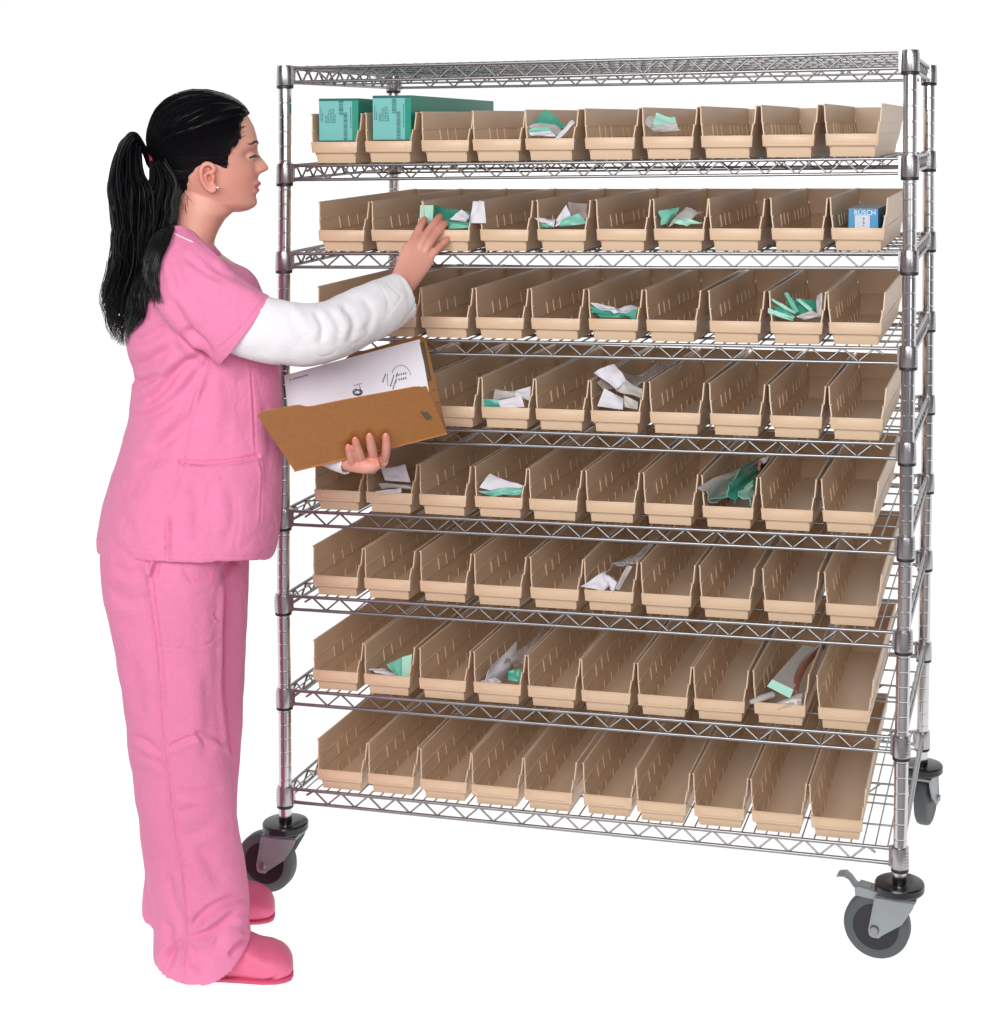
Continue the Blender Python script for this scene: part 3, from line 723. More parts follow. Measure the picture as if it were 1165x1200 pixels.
neck = sil(sm_sil([(206,206,262,1.7),(222,207,270,1.9),(236,206,274,2.0),(248,205.5,273,2.02),(256,205,265,1.98),(264,204,259.5,1.95),(274,202,254.5,1.98),(284,198,251.5,2.2),(294,191,252,2.9),(304,184,258,3.6),(316,178,262,4.0)], 3), 40, 2.1)
def ear(side):
    """outer ear: a bent rim, a bowl and a lobe, all closed shapes"""
    l = 2.66*side; parts = []
    def E(u, v, dl=0):
        q = px(u, v, -abs(l+dl*side)); return q if side < 0 else q + eL*(2*abs(l+dl*side))
    rim = [(246,218),(249.5,212),(250,206),(247,203),(250.5,200),(250.5,196),(246.5,192.6),(241,192.2),(236.5,196.5),(235.4,204),(237.5,213),(242.5,220.5),(248,224),(251.5,222.5),(251.5,217.5),(248.5,216)]
    P = catmull([E(u, v, .12+.20*math.sin(i/15*PI)) for i, (u, v) in enumerate(rim)], 4)
    n = len(P); parts.append(MB().tube(P, [.12+.05*math.sin(i/n*PI) for i in range(n)], 8))
    R = []
    for k, (s, d) in enumerate(((.2,-.25),(1,-.2),(1,.0),(.86,.10),(.5,.02),(.1,-.03))):
        R.append([E(243.3+s*6.6*math.cos(a)+(.9*s*math.sin(a)), 208+s*14.2*math.sin(a), d) for a in [2*PI*j/20 for j in range(20)]])
    parts.append(MB().loft(R))
    parts.append(MB().tube(catmull([E(249,200,.16),(E(244,201.5,.26)),E(241,207,.24),E(243,213,.2),E(247.5,216,.16)], 4), .10, 8))
    parts.append(MB().tube([E(251,207,.0),E(249.5,209,.24),E(250.5,212,.0)], .13, 8))
    parts.append(MB().tube(catmull([E(244,217,.1),E(247.5,220.5,.16),E(250,219,.1)], 3), .21, 8))
    return parts
# ---------------- arms and hands (skin)
def finger(pts, r):
    """pts rows (P, radius scale); knuckles slightly thicker"""
    P = catmull(pts, 5); n = len(P); rr = []
    for i in range(n):
        t = i/(n-1); k = 1 - .22*t + .07*math.exp(-((t-.38)/.08)**2) + .05*math.exp(-((t-.70)/.07)**2)
        if t > .9: k *= math.sqrt(max(.12, 1-((t-.9)/.105)**2))
        rr.append(r*k)
    return MB().tube(P, rr, 12)
rightarm = limb(smooth_rows([(222,300,-5.3,1.2,1.0),(225,330,-6.1,1.7,1.4),(255,362,-6.6,1.5,1.4),(300,388,-6.9,1.35,1.3),(345,402,-6.7,1.25,1.2),(378,398,-6.0,1.3,1.2),(410,378,-4.6,1.2,1.1),(440,358,-3.0,1.05,.95),(462,342,-1.8,.98,.85),(472,331,-1.1,.96,.76),(479,319,-.6,1.06,.60),(486,306,-.15,1.20,.46),(491,297,.15,1.20,.38),(494,291,.35,1.08,.30),(496,287,.5,.85,.22)]), 22, 2.2)
TL = 1.25
rf = [finger([px(480,306,.05),px(483,292,.22),px(487,278,.8),px(492.5,266,1.45),px(499,254.5,2.2)], .335),
      finger([px(488,304,.08),px(493,287,.25),px(501,273,.9),px(509.5,261,1.55),px(517.5,251.5,2.3)], .335),
      finger([px(493,305,.08),px(500,290,.25),px(508,278.5,.8),px(516,268.5,1.4),px(524,259.5,2.1)], .32),
      finger([px(496,312,.05),px(505,300,.2),px(514,290.5,.65),px(522.5,282,1.25),px(531,274,2.0)], .28),
      finger([px(474,318,-.2),px(476,303,.7),px(482,290,1.6),px(489,279,2.3),px(495,270,2.8)], .38)]
# left arm: hidden behind the body, comes forward under the folder
leftarm = limb(smooth_rows([(222,300,5.0,1.2,1.0),(225,335,6.0,1.6,1.4),(232,400,6.2,1.4,1.4),(255,455,5.6,1.3,1.3),(290,490,4.0,1.2,1.2),(330,510,1.6,1.05,1.05),(365,523,-.8,.9,.95),(392,534,-2.4,.78,.9),(408,540,-3.1,.66,.85),(420,543.5,-3.6,.58,1.0),(433,543.5,-3.9,.60,1.2),(445,540,-4.0,.45,1.0)]), 20, 2.2)
# folder corners first: the hand has to close on it
SBL, SBR = px(345,552,-4.3), px(524,508,-3.7)
BTL, BTR = px(333,441,.3), px(499,395,1.0)
FTL, FTR = px(303,489,-9.6), px(499,451,-9.0)
ncov = (SBR-SBL).cross(FTL-SBL).normalized()
if ncov.dot(CAM-SBL) < 0: ncov = -ncov
def cov(u, v, off): return onplane(u, v, SBL+ncov*off, ncov)
lf = []
for base, mid, mid2, tip, r in (((417,547.5),(412.5,540),(409.5,530),(407.6,521),.30),((424.5,549.5),(423,538),(419,525),(415.6,512.5),.34),((436,549.5),(437.5,536),(434.8,521),(432.4,508),.36),((447,543.5),(451.5,533),(452.8,520),(451.8,508),.35)):
    b0 = cov(*base, .05); k0 = cov(*mid, .45); k1 = cov(*mid2, .44); k2 = cov(*tip, .30)
    pin = px(base[0]+3, base[1]-4, -3.7)
    lf.append(finger([pin, b0, k0, k1, k2], r))
thumb = finger([px(436,543,-3.4), px(446,533,-2.6), px(450,522,-2.0), px(452,510,-1.4)], .34)
torso_in = sil(sm_sil([(296,196,256,3.4),(320,185,285,4.6),(360,170,300,4.5),(420,176,300,4.3),(480,175,300,4.4),(540,165,305,4.8),(600,140,285,5.0),(640,140,262,4.6),(670,145,245,4.0)], 2), 30)
leg_near = limb(smooth_rows([(192,660,-2.6,2.6,2.0),(205,760,-3.2,2.2,1.9),(215,870,-3.9,1.9,1.7),(225,980,-4.2,1.6,1.5),(228,1080,-4.3,1.1,1.1),(235,1120,-4.3,1.1,1.1),(270,1135,-4.4,.9,1.0),(310,1138,-4.5,.6,.9)], 3), 16)
leg_far = limb(smooth_rows([(205,660,2.4,2.3,1.9),(215,760,2.9,2.1,1.8),(220,870,3.4,1.8,1.6),(222,980,3.8,1.5,1.4),(222,1030,3.9,1.1,1.0),(230,1055,3.9,1.0,1.0),(265,1068,3.9,.9,.9),(295,1072,3.9,.6,.8)], 3), 16)
def eyec(s): return px(289.4, 183.6, 0)+eL*(.55*s)
eyelids = []
for s in (-1, 1):
    c = eyec(s); R = []
    for i in range(15):
        a = PI*i/14; R.append([c+eF*(-.58*math.cos(a))+eL*(.70*math.sin(a)*math.cos(2*PI*k/20))+Vector((0,0,.46*math.sin(a)*math.sin(2*PI*k/20))) for k in range(20)])
    R[0] = [q+eL*0+eF*0 for q in R[0]]
    R = R[1:-1]; eyelids.append(MB().loft(R))
skin_me = union([*eyelids, head, neck, rightarm, *rf, leftarm, *lf, thumb, torso_in, leg_near, leg_far, *ear(-1), *ear(1)], .062, 2, 'body', .45)
# masks for skin tone: red lips, flushed knuckles and ear, nails
A = getv(skin_me); uv = pjn(A); lat = (A-POn)@eLn; fw = (A-POn)@np.array(eF)
lips = np.zeros(len(A)); flush = np.zeros(len(A)); nail = np.zeros(len(A))
Fm = {v: (px(rowat(v)[1], v, 0)-PO).dot(eF) for v in range(205, 232)}
hs = (uv[:,0] > 285) & (uv[:,1] > 208) & (uv[:,1] < 230) & (np.abs(lat) < 1.15)
idx = np.where(hs)[0]
for i in idx:
    v = uv[i,1]; ex = lerpt(v, [(211,0),(213,.3),(214.3,1),(223.6,1),(225.4,.2),(227,0)])
    wd = .80*math.sqrt(max(0, 1-((v-218.6)/7.6)**2))
    lips[i] = ex*smoothstep((wd-abs(lat[i]))/.16+.5)
for (u, v, r, a) in ((243,208,14,.75),(499,256,9,.7),(517,253,9,.7),(524,260,9,.7),(531,275,9,.7),(408,522,8,.9),(416,514,8,.9),(432,509,8,.9),(452,510,8,.9),(488,277,8,.35),(504,272,8,.35),(511,279,8,.35),(515,288,8,.35),(315,198,8,.5),(278,212,22,.35),(420,540,8,.4),(440,540,10,.4),(478,330,14,.25)):
    d2 = (uv[:,0]-u)**2+(uv[:,1]-v)**2; flush = np.maximum(flush, a*np.exp(-d2/(r*r)))
for (u, v, a, b, ang) in ((407.5,519,2.2,3.0,0),(415.6,511,2.5,3.2,0),(432.4,506.6,2.7,3.2,0),(451.8,507,2.7,3.2,0)):
    d2 = ((uv[:,0]-u)/a)**2+((uv[:,1]-v)/b)**2; nail = np.maximum(nail, np.clip((1.1-d2)*4, 0, 1))
for nm, arr in (('lips', lips), ('flush', flush), ('nail', nail)):
    at = skin_me.attributes.new(nm, 'FLOAT', 'POINT'); at.data.foreach_set('value', arr.astype(np.float32))
def skin_material():
    m = mat('skin', (.71,.345,.27), .48, noise_amt=.10, nscale=30, bump=.10, bscale=600, sss=.10, detail=5)
    nt = m.node_tree; N = nt.nodes; L = nt.links; b = N['Principled BSDF']; src = b.inputs['Base Color'].links[0].from_socket
    for nm, c, k in (('flush', (.66,.17,.12), .8), ('lips', (.50,.13,.12), .9), ('nail', (.80,.42,.36), .8)):
        a = N.new('ShaderNodeAttribute'); a.attribute_name = nm
        ml = N.new('ShaderNodeMath'); ml.operation = 'MULTIPLY'; ml.inputs[1].default_value = k; L.new(a.outputs['Fac'], ml.inputs[0])
        mx = N.new('ShaderNodeMix'); mx.data_type = 'RGBA'; mx.inputs['B'].default_value = (*c, 1)
        L.new(ml.outputs[0], mx.inputs['Factor']); L.new(src, mx.inputs['A']); src = mx.outputs['Result']
    L.new(src, b.inputs['Base Color']); return m
M['skin'] = skin_material()
finish(skin_me, 'body', M['skin'])
# eyes, lashes, brow
def eyept(c, s, az, z, k):
    h = math.sqrt(max(.01, 1-(z/.48)**2)); return c+eF*(.58*k*h*math.cos(az))+eL*(s*.70*k*h*math.sin(az))+Vector((0,0,z))
for s in (-1, 1):
    c = eyec(s); m = MB(); n = 14; g = []
    for i in range(n+1):
        az = -.5+1.85*i/n; k = math.sin(PI*(i+.3)/(n+.6))**.8
        for j in range(5): g.append(eyept(c, s, az, -.03-.03*az+(-.13+.065*j)*k, 1.015))
    f = [(i*5+j, i*5+j+1, (i+1)*5+j+1, (i+1)*5+j) for i in range(n) for j in range(4)]
    m.add(g, f); e = pbuild(m, 'eye', 'eye')
    ir = MB(); g = [eyept(c, s, (.42+.27*math.cos(2*PI*k/16)), -.045+.125*math.sin(2*PI*k/16), 1.03) for k in range(16)]
    ir.add(g, [tuple(range(16))]); ir.xf(lambda p: p-PO).build('iris', M['iris'], e)
    P = [eyept(c, s, -.55+1.95*k/10, .12*math.sin(PI*(k+.6)/11)-.03-.05*k/10, 1.05) for k in range(11)]
    m2 = MB(); m2.tube(P, [.045+.04*math.sin(PI*k/10) for k in range(11)], 6)
    for k in range(2, 11):
        q = P[k]; dd = (q-c).normalized(); m2.tube([q, q+eF*.12+dd*.04+Vector((0,0,-.05)), q+eF*.22+dd*.07+Vector((0,0,-.03))], [.03,.022,.008], 4)
    pbuild(m2, 'eyelashes', 'brow')
    P = [eyept(c, s, -.5+1.7*k/8, .28, 1.0) for k in range(9)]
    m3 = MB()
    for k in range(80):
        t = k/79; v = 168.0-2.0*math.sin(PI*min(1,t*1.25))+3*max(0,t-.55); l = (.45+1.15*t)
        best = min((headpt(v+random.uniform(-1.5,1.5)*(1-.75*t), s*a*.015, .035) for a in range(6, 84)), key=lambda q: abs(abs((q-PO).dot(eL))-l))
        m3.tube([best, best-eF*.14+Vector((0,0,.03))+eL*(.12*s)], [.026*(1.1-t*.7),.01], 4)
    pbuild(m3, 'eyebrow', 'brow')
es = px(255,219.8,-3.02)
pbuild(MB().lathe([(.02,-.13),(.10,-.10),(.14,0),(.10,.10),(.02,.13)], tuple(es), n=12), 'ear_stud', 'gem')
# ---------------- hair: a combed cap that dips under the skin at the hairline
HP = np.array([(293.5,131),(285,139),(280.5,147),(281,154),(281.5,161),(278,168),(271,176),(267,183),(267.5,191),(266,200),(260.5,195),(252,191.5),(243,190.5),(234,192.5),(226,197),(221,208),(219,221),(214,233),(208,247),(150,262),(150,80),(310,80)], float)
def inpoly(x, y, P):
    c = False; j = len(P)-1
    for i in range(len(P)):
        if (P[i][1] > y) != (P[j][1] > y) and x < (P[j][0]-P[i][0])*(y-P[i][1])/(P[j][1]-P[i][1])+P[i][0]: c = not c
        j = i
    return c
def sdpoly(u, v):
    q = np.array([[u, v]]); d, _, _ = sdist(q, np.vstack([HP, HP[:1]])); return float(d[0])*(1 if inpoly(u, v, HP) else -1)
def hoff(v, th):
    p = headpt(v, th, 0, False); q_ = (p-PO).dot(eL); u0, v0 = pj(p - eL*(q_+abs(q_)))
    d = sdpoly(u0, v0); jag = 3.0*noise.noise(Vector((u0*.35, v0*.35, th*5)))
    k = smoothstep((d+jag)/5+.35); return -.22 + .50*k
capv = list(np.arange(105.5, 247, 1.5))
cap = headgrid(capv, hoff, False)
nape = sil(sm_sil([(200,181,226,2.45),(215,182,219,2.2),(230,183,214,2.0),(243,185,208,1.85),(256,187,205,1.6),(266,190,202,1.2)], 3), 28, 2.0)
capme = union([cap, nape], .11, 1, 'hair')
cap_bvh = BVHTree.FromPolygons([tuple(v) for v in getv(capme)], [tuple(p.vertices) for p in capme.polygons])
finish(capme, 'hair', M['hair'])
hair_obj = [o for o in person.children if o.name.startswith('hair')][0]
tiep = px(175, 188, 0)
BVH_skin = BVHTree.FromPolygons([tuple(v) for v in (getv(skin_me)/S+POn)], [tuple(p.vertices) for p in skin_me.polygons])
hs_ = MB(); rnd = random.Random(5)
starts = []
hl = [(292,128),(287,138),(283,149),(278,158),(271,170),(264,181),(266,192),(262,196),(254,192),(245,191),(236,193),(228,197),(222,207),(219,219),(214,231),(208,244)]
for i in range(1500):
    if i < 1000:
        t = rnd.random()*(len(hl)-1); k = int(t); a, b = hl[k], hl[min(k+1, len(hl)-1)]; f = t-k
        u, v = a[0]+(b[0]-a[0])*f-rnd.random()*9, a[1]+(b[1]-a[1])*f-rnd.random()*5
    else: u, v = rnd.uniform(180, 285), rnd.uniform(108, 190)
    o, d = CAM, ray(u, v).normalized()
    h = cap_bvh.ray_cast(o, d)
    if h[0] is None: continue
    p = h[0].copy()
    if rnd.random() < .25: p = p - eL*2*(p-PO).dot(eL)
    P = []; st = rnd.uniform(9, 26)
    for s_ in range(26):
        n = cap_bvh.find_nearest(p)
        if n[0] is None: break
        q = n[0]+n[1]*(.025+.03*rnd.random()); P.append(q)
        dd = tiep-q
        if dd.length < .9 or s_ > st: break
        tg = dd - n[1]*dd.dot(n[1])
        if tg.length < 1e-4: break
        p = q + tg.normalized()*.38
        p.z += .10*math.sin(PI*s_/26)*(1 if dd.length > 3 else 0)
    if len(P) > 3:
        m_ = len(P); hs_.tube(P, [.026*(.5+math.sin(PI*(k+.5)/m_)*.7) for k in range(m_)], 3)
# wisps at the temple and nape
for i in range(44):
    if i < 18: u, v = rnd.uniform(276, 290), rnd.uniform(140, 160); d = Vector((-rnd.uniform(5, 11), rnd.uniform(3, 8)))
    else: u, v = rnd.uniform(206, 222), rnd.uniform(205, 245); d = Vector((rnd.uniform(0, 6), rnd.uniform(3, 12)))
    P = []
    for k in range(5):
        uu, vv = u+d.x*k/4, v+d.y*(k/4)**1.5
        best = onplane(uu, vv, PO+eL*(-2.3), eL); 
        h = BVH_skin.ray_cast(CAM, ray(uu, vv).normalized()) if 'BVH_skin' in globals() else (None,)
        P.append(best if h[0] is None else h[0]+(CAM-h[0]).normalized()*.04)
    if 'BVH_skin' in globals(): hs_.tube(P, [.014,.013,.011,.008,.005], 3)
pbuild(hs_, 'hair_strands', 'hair', person, 60).parent = hair_obj
# ---------------- clothes
def hollow(rows, depth_rows):  # returns loft that turns back inside at the end
    return rows
TOP = [(264,199,245,1.9),(267,197,249,2.3),(271,193.5,256,2.9),(278,188,267,3.7),(286,182,276,4.7),(296,174,283,5.6),(310,165,291,6.3),(330,155,303,6.5),(352,148,313,6.3),(375,146,321,6.0),(395,147,324,5.8),(415,151,326.5,5.6),(432,157,328,5.5),(450,156,329,5.5),(470,153,330,5.6),(492,150,331,5.7),(515,144,331,6.0),(540,137,330.5,6.4),(570,127,330,6.9),(596,120,329,7.2),(616,116,327,7.4),(630,114,323.5,7.5),(637,114,320,7.5)]
torso = sm_sil(TOP, 3)
tl = []
R = []
for (v, a, b, w, l) in torso:
    A_, B_ = px(a, v, 0), px(b, v, 0)
    # hem dips: lower towards the slit and the front
    k = smoothstep((v-560)/90)
    ring = ellring((A_+B_)/2, (B_-A_)/2, eL*w, 64, 2.45)
    out = []
    for q in ring:
        uu = pj(q)[0]; t = (uu-a)/(b-a)
        dv = lerpt(t, [(0,2),(.12,-8),(.38,-9),(.40,-9),(.6,-7),(.85,-7),(1,6)])*k
        kt = 1-smoothstep((v-268)/62)
        dv += kt*(22*max(0, t)**.8 + 7*smoothstep((t-.8)/.2))
        out.append(q + Vector((0,0,-dv*U)))
    R.append(out)
NECK = [Vector(q) for q in R[5]]
# turn inside at the hem
last = R[-1]; cc = sum(last, Vector())/len(last)
R.append([cc+(q-cc)*.97+Vector((0,0,-.02)) for q in last]); R.append([cc+(q-cc)*.94+Vector((0,0,.25)) for q in last]); R.append([cc+(q-cc)*.9+Vector((0,0,1.6)) for q in last])
torso_mb = MB().loft(R)
def sleeve(rows, back=.9):
    mb = limb(rows, 40, 2.1); n = 40
    ring = [Vector(p) for p in mb.v[-n:]]; mb.f = mb.f[:-1]; c = sum(ring, Vector())/n
    prev = [Vector(p) for p in mb.v[-2*n:-n]]; pc = sum(prev, Vector())/n; t = (c-pc).normalized()
    base = len(mb.v)-n; r1 = [c+(q-c)*.90 for q in ring]; r2 = [c+(q-c)*.88 - t*back for q in ring]
    for rg in (r1, r2):
        mb.v += [tuple(p) for p in rg]; b2 = base+n
        for j in range(n): k = (j+1) % n; mb.f.append((base+j, base+k, b2+k, b2+j))
        base = b2
    mb.f.append(tuple(base+j for j in range(n))); return mb
# near sleeve ends along the line (320,350)-(253,422)
rs = sleeve(smooth_rows([(205,292,-3.6,1.7,2.0),(210,312,-5.0,2.3,1.9),(221,332,-6.0,2.55,1.95),(238,350,-6.4,2.55,2.0),(256,364,-6.6,2.6,2.05),(274,378,-6.7,2.68,2.1),(287,387,-6.7,2.75,2.1)], 4))
ls = sleeve(smooth_rows([(205,292,3.6,1.7,2.0),(210,312,4.9,2.3,1.8),(216,335,5.7,2.4,1.9),(220,360,6.0,2.4,1.9),(226,390,6.1,2.4,1.9)], 4))
top_me = union([torso_mb, rs, ls], .10, 6, 'scrub_top')
creases(top_me, [
 # side slit, seams, pocket
 ([(196,657),(195.5,636),(196,600)], .17, 1.6, True),
 ([(196,606),(205,570),(213,541),(220,505),(228,470),(240,425),(246,415)], .055, 1.4),
 ([(295,425),(297,470),(298,500),(299.5,534)], .05, 1.4),
 ([(212,541),(240,542),(270,540),(302,534)], .13, 1.6, False),
 ([(302,534),(308,560),(304,620)], .05, 1.3),
 ([(232,640),(250,565),(246,610)], .06, 3.5),
 # hem stitching
 ([(116,631),(150,642),(190,648)], .03, 1.2, False), ([(200,651),(250,653),(300,651),(318,642)], .035, 1.2, False),
 # sleeve hem stitching, sleeve folds
 ([(313,346),(283,384),(250,414)], .03, 1.2),
 ([(213,386),(232,400),(250,421)], .22, 5), ([(200,348),(212,372),(226,392),(246,412)], .14, 6),
 ([(236,300),(262,318),(296,332),(316,348)], .12, 6), ([(215,298),(240,318),(268,332)], .10, 5), ([(206,318),(226,352),(250,372)], .08, 6),
 ([(256,296),(286,318)], .07, 4), ([(196,296),(208,320),(210,350)], .08, 5),
 # pulls under the arm towards the waist
 ([(243,412),(215,428),(185,462),(156,478)], .20, 6), ([(240,420),(222,450),(190,480),(153,492)], .16, 6), ([(250,425),(240,460),(214,500),(170,530)], .12, 7),
 ([(232,440),(205,500),(160,560)], .10, 8), ([(155,430),(175,424),(200,408)], .14, 6), ([(156,462),(172,450),(190,436)], .12, 5), ([(150,400),(175,395),(196,380)], .12, 6), ([(152,440),(160,447),(176,446)], .1, 4),
 ([(262,430),(268,480),(262,530)], .06, 8), ([(286,425),(280,470),(288,520)], .05, 8), ([(180,300),(172,340),(180,380)], .08, 7),
 ([(128,590),(150,575),(180,570)], .06, 7), ([(150,530),(175,540),(205,530)], .07, 7), ([(224,560),(232,600),(226,640)], .06, 6), ([(265,560),(275,600),(262,640)], .06, 7), ([(140,600),(155,625),(150,645)], .05, 6),
 ([(310,470),(318,520),(312,580)], .07, 6),
])
wrinkle(top_me, .10, .35, (1,1,.6), 3); wrinkle(top_me, .035, 1.1, (1,1,.7), 9)
ridges(top_me, .05, .42, (1,1,.75), 3); ridges(top_me, .022, .95, (1,1,.8), 8)
finish(top_me, 'scrub_top', M['pink'])
top_bvh = BVHTree.FromPolygons([tuple(v) for v in (getv(top_me)/S+POn)], [tuple(p.vertices) for p in top_me.polygons])
# neckline band, crossing in a V
ring = [(201,273.5,.0),(212,278,-1.9),(228,283,-2.55),(240,289.5,-2.6),(252,297,-2.2),(262,303,-1.2),(266.5,306.5,-.1)]
ringf = [(266.5,306.5,.1),(272,300,1.2),(268,292,2.0),(256,283,2.5),(236,275,2.5),(216,271,1.8),(201,273.5,.0)]
def band(pts, r1, r2, name, m, parent=person):
    P = catmull([px(*q) for q in pts], 5); mb = MB().tube(P, r1, 8, r2=r2, up=(0,0,1)); return pbuild(mb, name, m, parent)
nc = sum(NECK, Vector())/len(NECK); NECK = [nc+(q-nc)*1.03+Vector((0,0,.06)) for q in NECK]
pbuild(MB().tube(NECK+[NECK[0], NECK[1]], .15, 8, r2=.30, up=None), 'neckband', 'pink')
P = []
for (u, v) in ((204.5,273.5),(209,276),(214,278.2),(220,281),(226,283.6)):
    h = top_bvh.ray_cast(CAM, ray(u, v).normalized())
    if h[0] is not None: P.append(h[0]+(CAM-h[0]).normalized()*.03)
if len(P) > 2: pbuild(MB().tube(P, .042, 8), 'undershirt_collar', 'white')
# white long sleeves
def wsleeve(rows, name, strokes, n=40):
    mb = sleeve(rows, .6); me = union([mb], .085, 2, name); creases(me, [(s[0], s[1]*.26*random.uniform(.3,1.5), s[2]*random.uniform(1.0,1.7), *s[3:]) for s in strokes]); wrinkle(me, .06, .9, (1,1,1), 5); wrinkle(me, .10, .35, (1,1,1), 2); ridges(me, .045, .5, (1.2,1.2,.8), 4); return finish(me, name, M['white'])
wsleeve(smooth_rows([(262,366,-6.6,1.9,1.6),(285,378,-6.8,2.15,1.75),(310,386,-6.9,2.10,1.75),(335,390,-6.8,2.05,1.75),(360,392,-6.4,2.05,1.75),(385,388,-5.8,1.98,1.7),(408,378,-4.8,1.95,1.6),(430,367,-3.8,1.93,1.55),(450,358,-2.8,1.85,1.5),(463,351.5,-2.1,1.76,1.4),(472,347,-1.7,1.70,1.3)], 5), 'white_sleeve', [
 ([(366,362),(378,382),(376,404)], .22, 3.5), ([(382,358),(398,382),(392,408)], .24, 3.5), ([(398,352),(415,378),(408,404)], .20, 4), ([(352,362),(362,375),(372,390)], .14, 3), ([(345,356),(366,366)], .12, 3),
 ([(340,360),(352,392),(372,412)], .10, 5), ([(422,345),(436,366),(430,392)], .14, 4), ([(440,338),(455,356),(450,378)], .10, 3.5), ([(428,350),(450,345),(462,352)], .07, 3), ([(300,372),(330,380),(352,398)], .07, 7), ([(446,366),(462,350)], .06, 3),
 ([(310,412),(345,416),(370,420)], .06, 5), ([(467,322),(478,345),(481,372)], .03, 1.2)])
wsleeve(smooth_rows([(226,370,6.1,1.9,1.6),(236,420,6.1,1.8,1.6),(258,460,5.4,1.7,1.5),(290,488,4.0,1.5,1.4),(330,508,1.6,1.3,1.3),(365,522,-.8,1.1,1.2),(392,534,-2.4,.95,1.05),(410,541.5,-3.2,.88,1.0)], 4), 'white_sleeve', [([(385,535),(395,550)], .08, 2)])
# trousers
near = sm_sil([(600,135,270,3.6,-2.4),(640,118,264,4.1,-2.9),(670,118,263.5,4.15,-3.1),(700,121,263.5,4.1,-3.2),(735,128,262,3.95,-3.3),(770,136,261,3.8,-3.5),(810,143.5,261,3.6,-3.7),(845,148,265,3.5,-3.8),(875,149.5,269,3.45,-3.95),(905,154,272,3.4,-4.0),(940,159,275.5,3.3,-4.1),(975,164,279.5,3.25,-4.2),(1005,168,285,3.2,-4.3),(1035,172,289.5,3.15,-4.3),(1062,178,291.5,3.1,-4.3),(1085,180,289.5,3.05,-4.3),(1105,179,293,3.05,-4.35),(1120,179.5,294,3.1,-4.35)], 4)
far = sm_sil([(600,140,292,3.4,2.6),(640,135,293.5,3.7,2.9),(680,140,293,3.7,3.0),(730,150,290.5,3.5,3.1),(800,160,286,3.2,3.3),(860,163,283,3.0,3.5),(930,166,279,2.8,3.7),(1000,167,280,2.8,3.8),(1040,167.5,282,2.8,3.9),(1065,166,284,2.8,3.9),(1078,166,284,2.85,3.9)], 4)
def trouser(rows, dvtab, p=2.3):
    R = []
    for (v, a, b, w, l) in rows:
        A_, B_ = px(a, v, l), px(b, v, l); ring = ellring((A_+B_)/2, (B_-A_)/2, eL*w, 56, p); k = smoothstep((v-rows[-1][0]+60)/60); out = []
        for q in ring:
            t = (pj(q)[0]-a)/(b-a); out.append(q+Vector((0,0,-lerpt(t, dvtab)*U*k)))
        R.append(out)
    last = R[-1]; cc = sum(last, Vector())/len(last)
    R.append([cc+(q-cc)*.96 for q in last]); R.append([cc+(q-cc)*.92+Vector((0,0,.4)) for q in last]); R.append([cc+(q-cc)*.85+Vector((0,0,1.5)) for q in last])
    return MB().loft(R)
pn = trouser(near, [(0,4),(.12,8),(.4,10),(.6,8),(.8,-3),(1,-26)]); pf = trouser(far, [(0,-6),(.15,-4),(.6,0),(1,-8)])
pant_me = union([pn, pf], .105, 6, 'scrub_trousers')
GAIN = 2.3
creases(pant_me, [
 ([(172,655),(176,690),(186,760),(192,850),(198,900),(206,970),(216,1030),(221,1090),(216,1148)], .07, 1.5, False),
 ([(178,655),(183,690),(191,760),(198,850)], .04, 1.2), ([(186,657),(178,680)], .16, 3),
 ([(181,758),(205,760),(240,757),(258,740)], .04, 1.3), ([(250,720),(256,727)], .05, 1.2),
 ([(196,878),(214,868),(234,860)], .08, 3), ([(228,856),(236,866),(242,874)], .06, 2.5), ([(150,862),(170,868),(190,886)], .07, 4), ([(160,885),(180,890),(196,905)], .05, 4), ([(228,860),(250,862),(268,872)], .08, 4),
 ([(262,680),(268,660),(280,655)], .1, 4), ([(263,690),(262,760),(262,812),(270,878)], .12, 2.2, False),
 ([(205,925),(225,930),(262,925)], .06, 6), ([(206,955),(220,948),(240,945)], .06, 5), ([(212,980),(235,975),(262,960)], .06, 6),
 ([(222,1092),(240,1072),(262,1058),(288,1050)], .16, 5), ([(222,1100),(250,1090),(272,1070),(284,1062)], .18, 5), ([(218,1090),(205,1060),(196,1020)], .09, 6), ([(190,1078),(200,1100),(198,1130)], .12, 5),
 ([(216,1100),(200,1118),(197,1137)], .12, 4), ([(250,1110),(262,1090),(280,1080)], .12, 5), ([(290,1098),(276,1110),(268,1122)], .14, 4), ([(224,1105),(226,1125),(240,1140)], .08, 5),
 ([(158,940),(162,1000),(176,1050)], .08, 6), ([(240,780),(246,840),(240,900)], .06, 9), ([(146,760),(160,800),(166,850)], .06, 8), ([(230,985),(250,1020),(262,1040)], .08, 8),
 ([(130,660),(150,672),(172,668)], .06, 6), ([(128,690),(150,705),(176,700)], .05, 6), ([(210,665),(230,676),(256,672)], .06, 6),
])
GAIN = 1.7
wrinkle(pant_me, .14, .30, (1,1,.45), 6); wrinkle(pant_me, .04, 1.0, (1,1,.6), 4)
ridges(pant_me, .04, .30, (1,1,.45), 5); ridges(pant_me, .022, .9, (1,1,1.3), 2)
finish(pant_me, 'scrub_trousers', M['pink'])
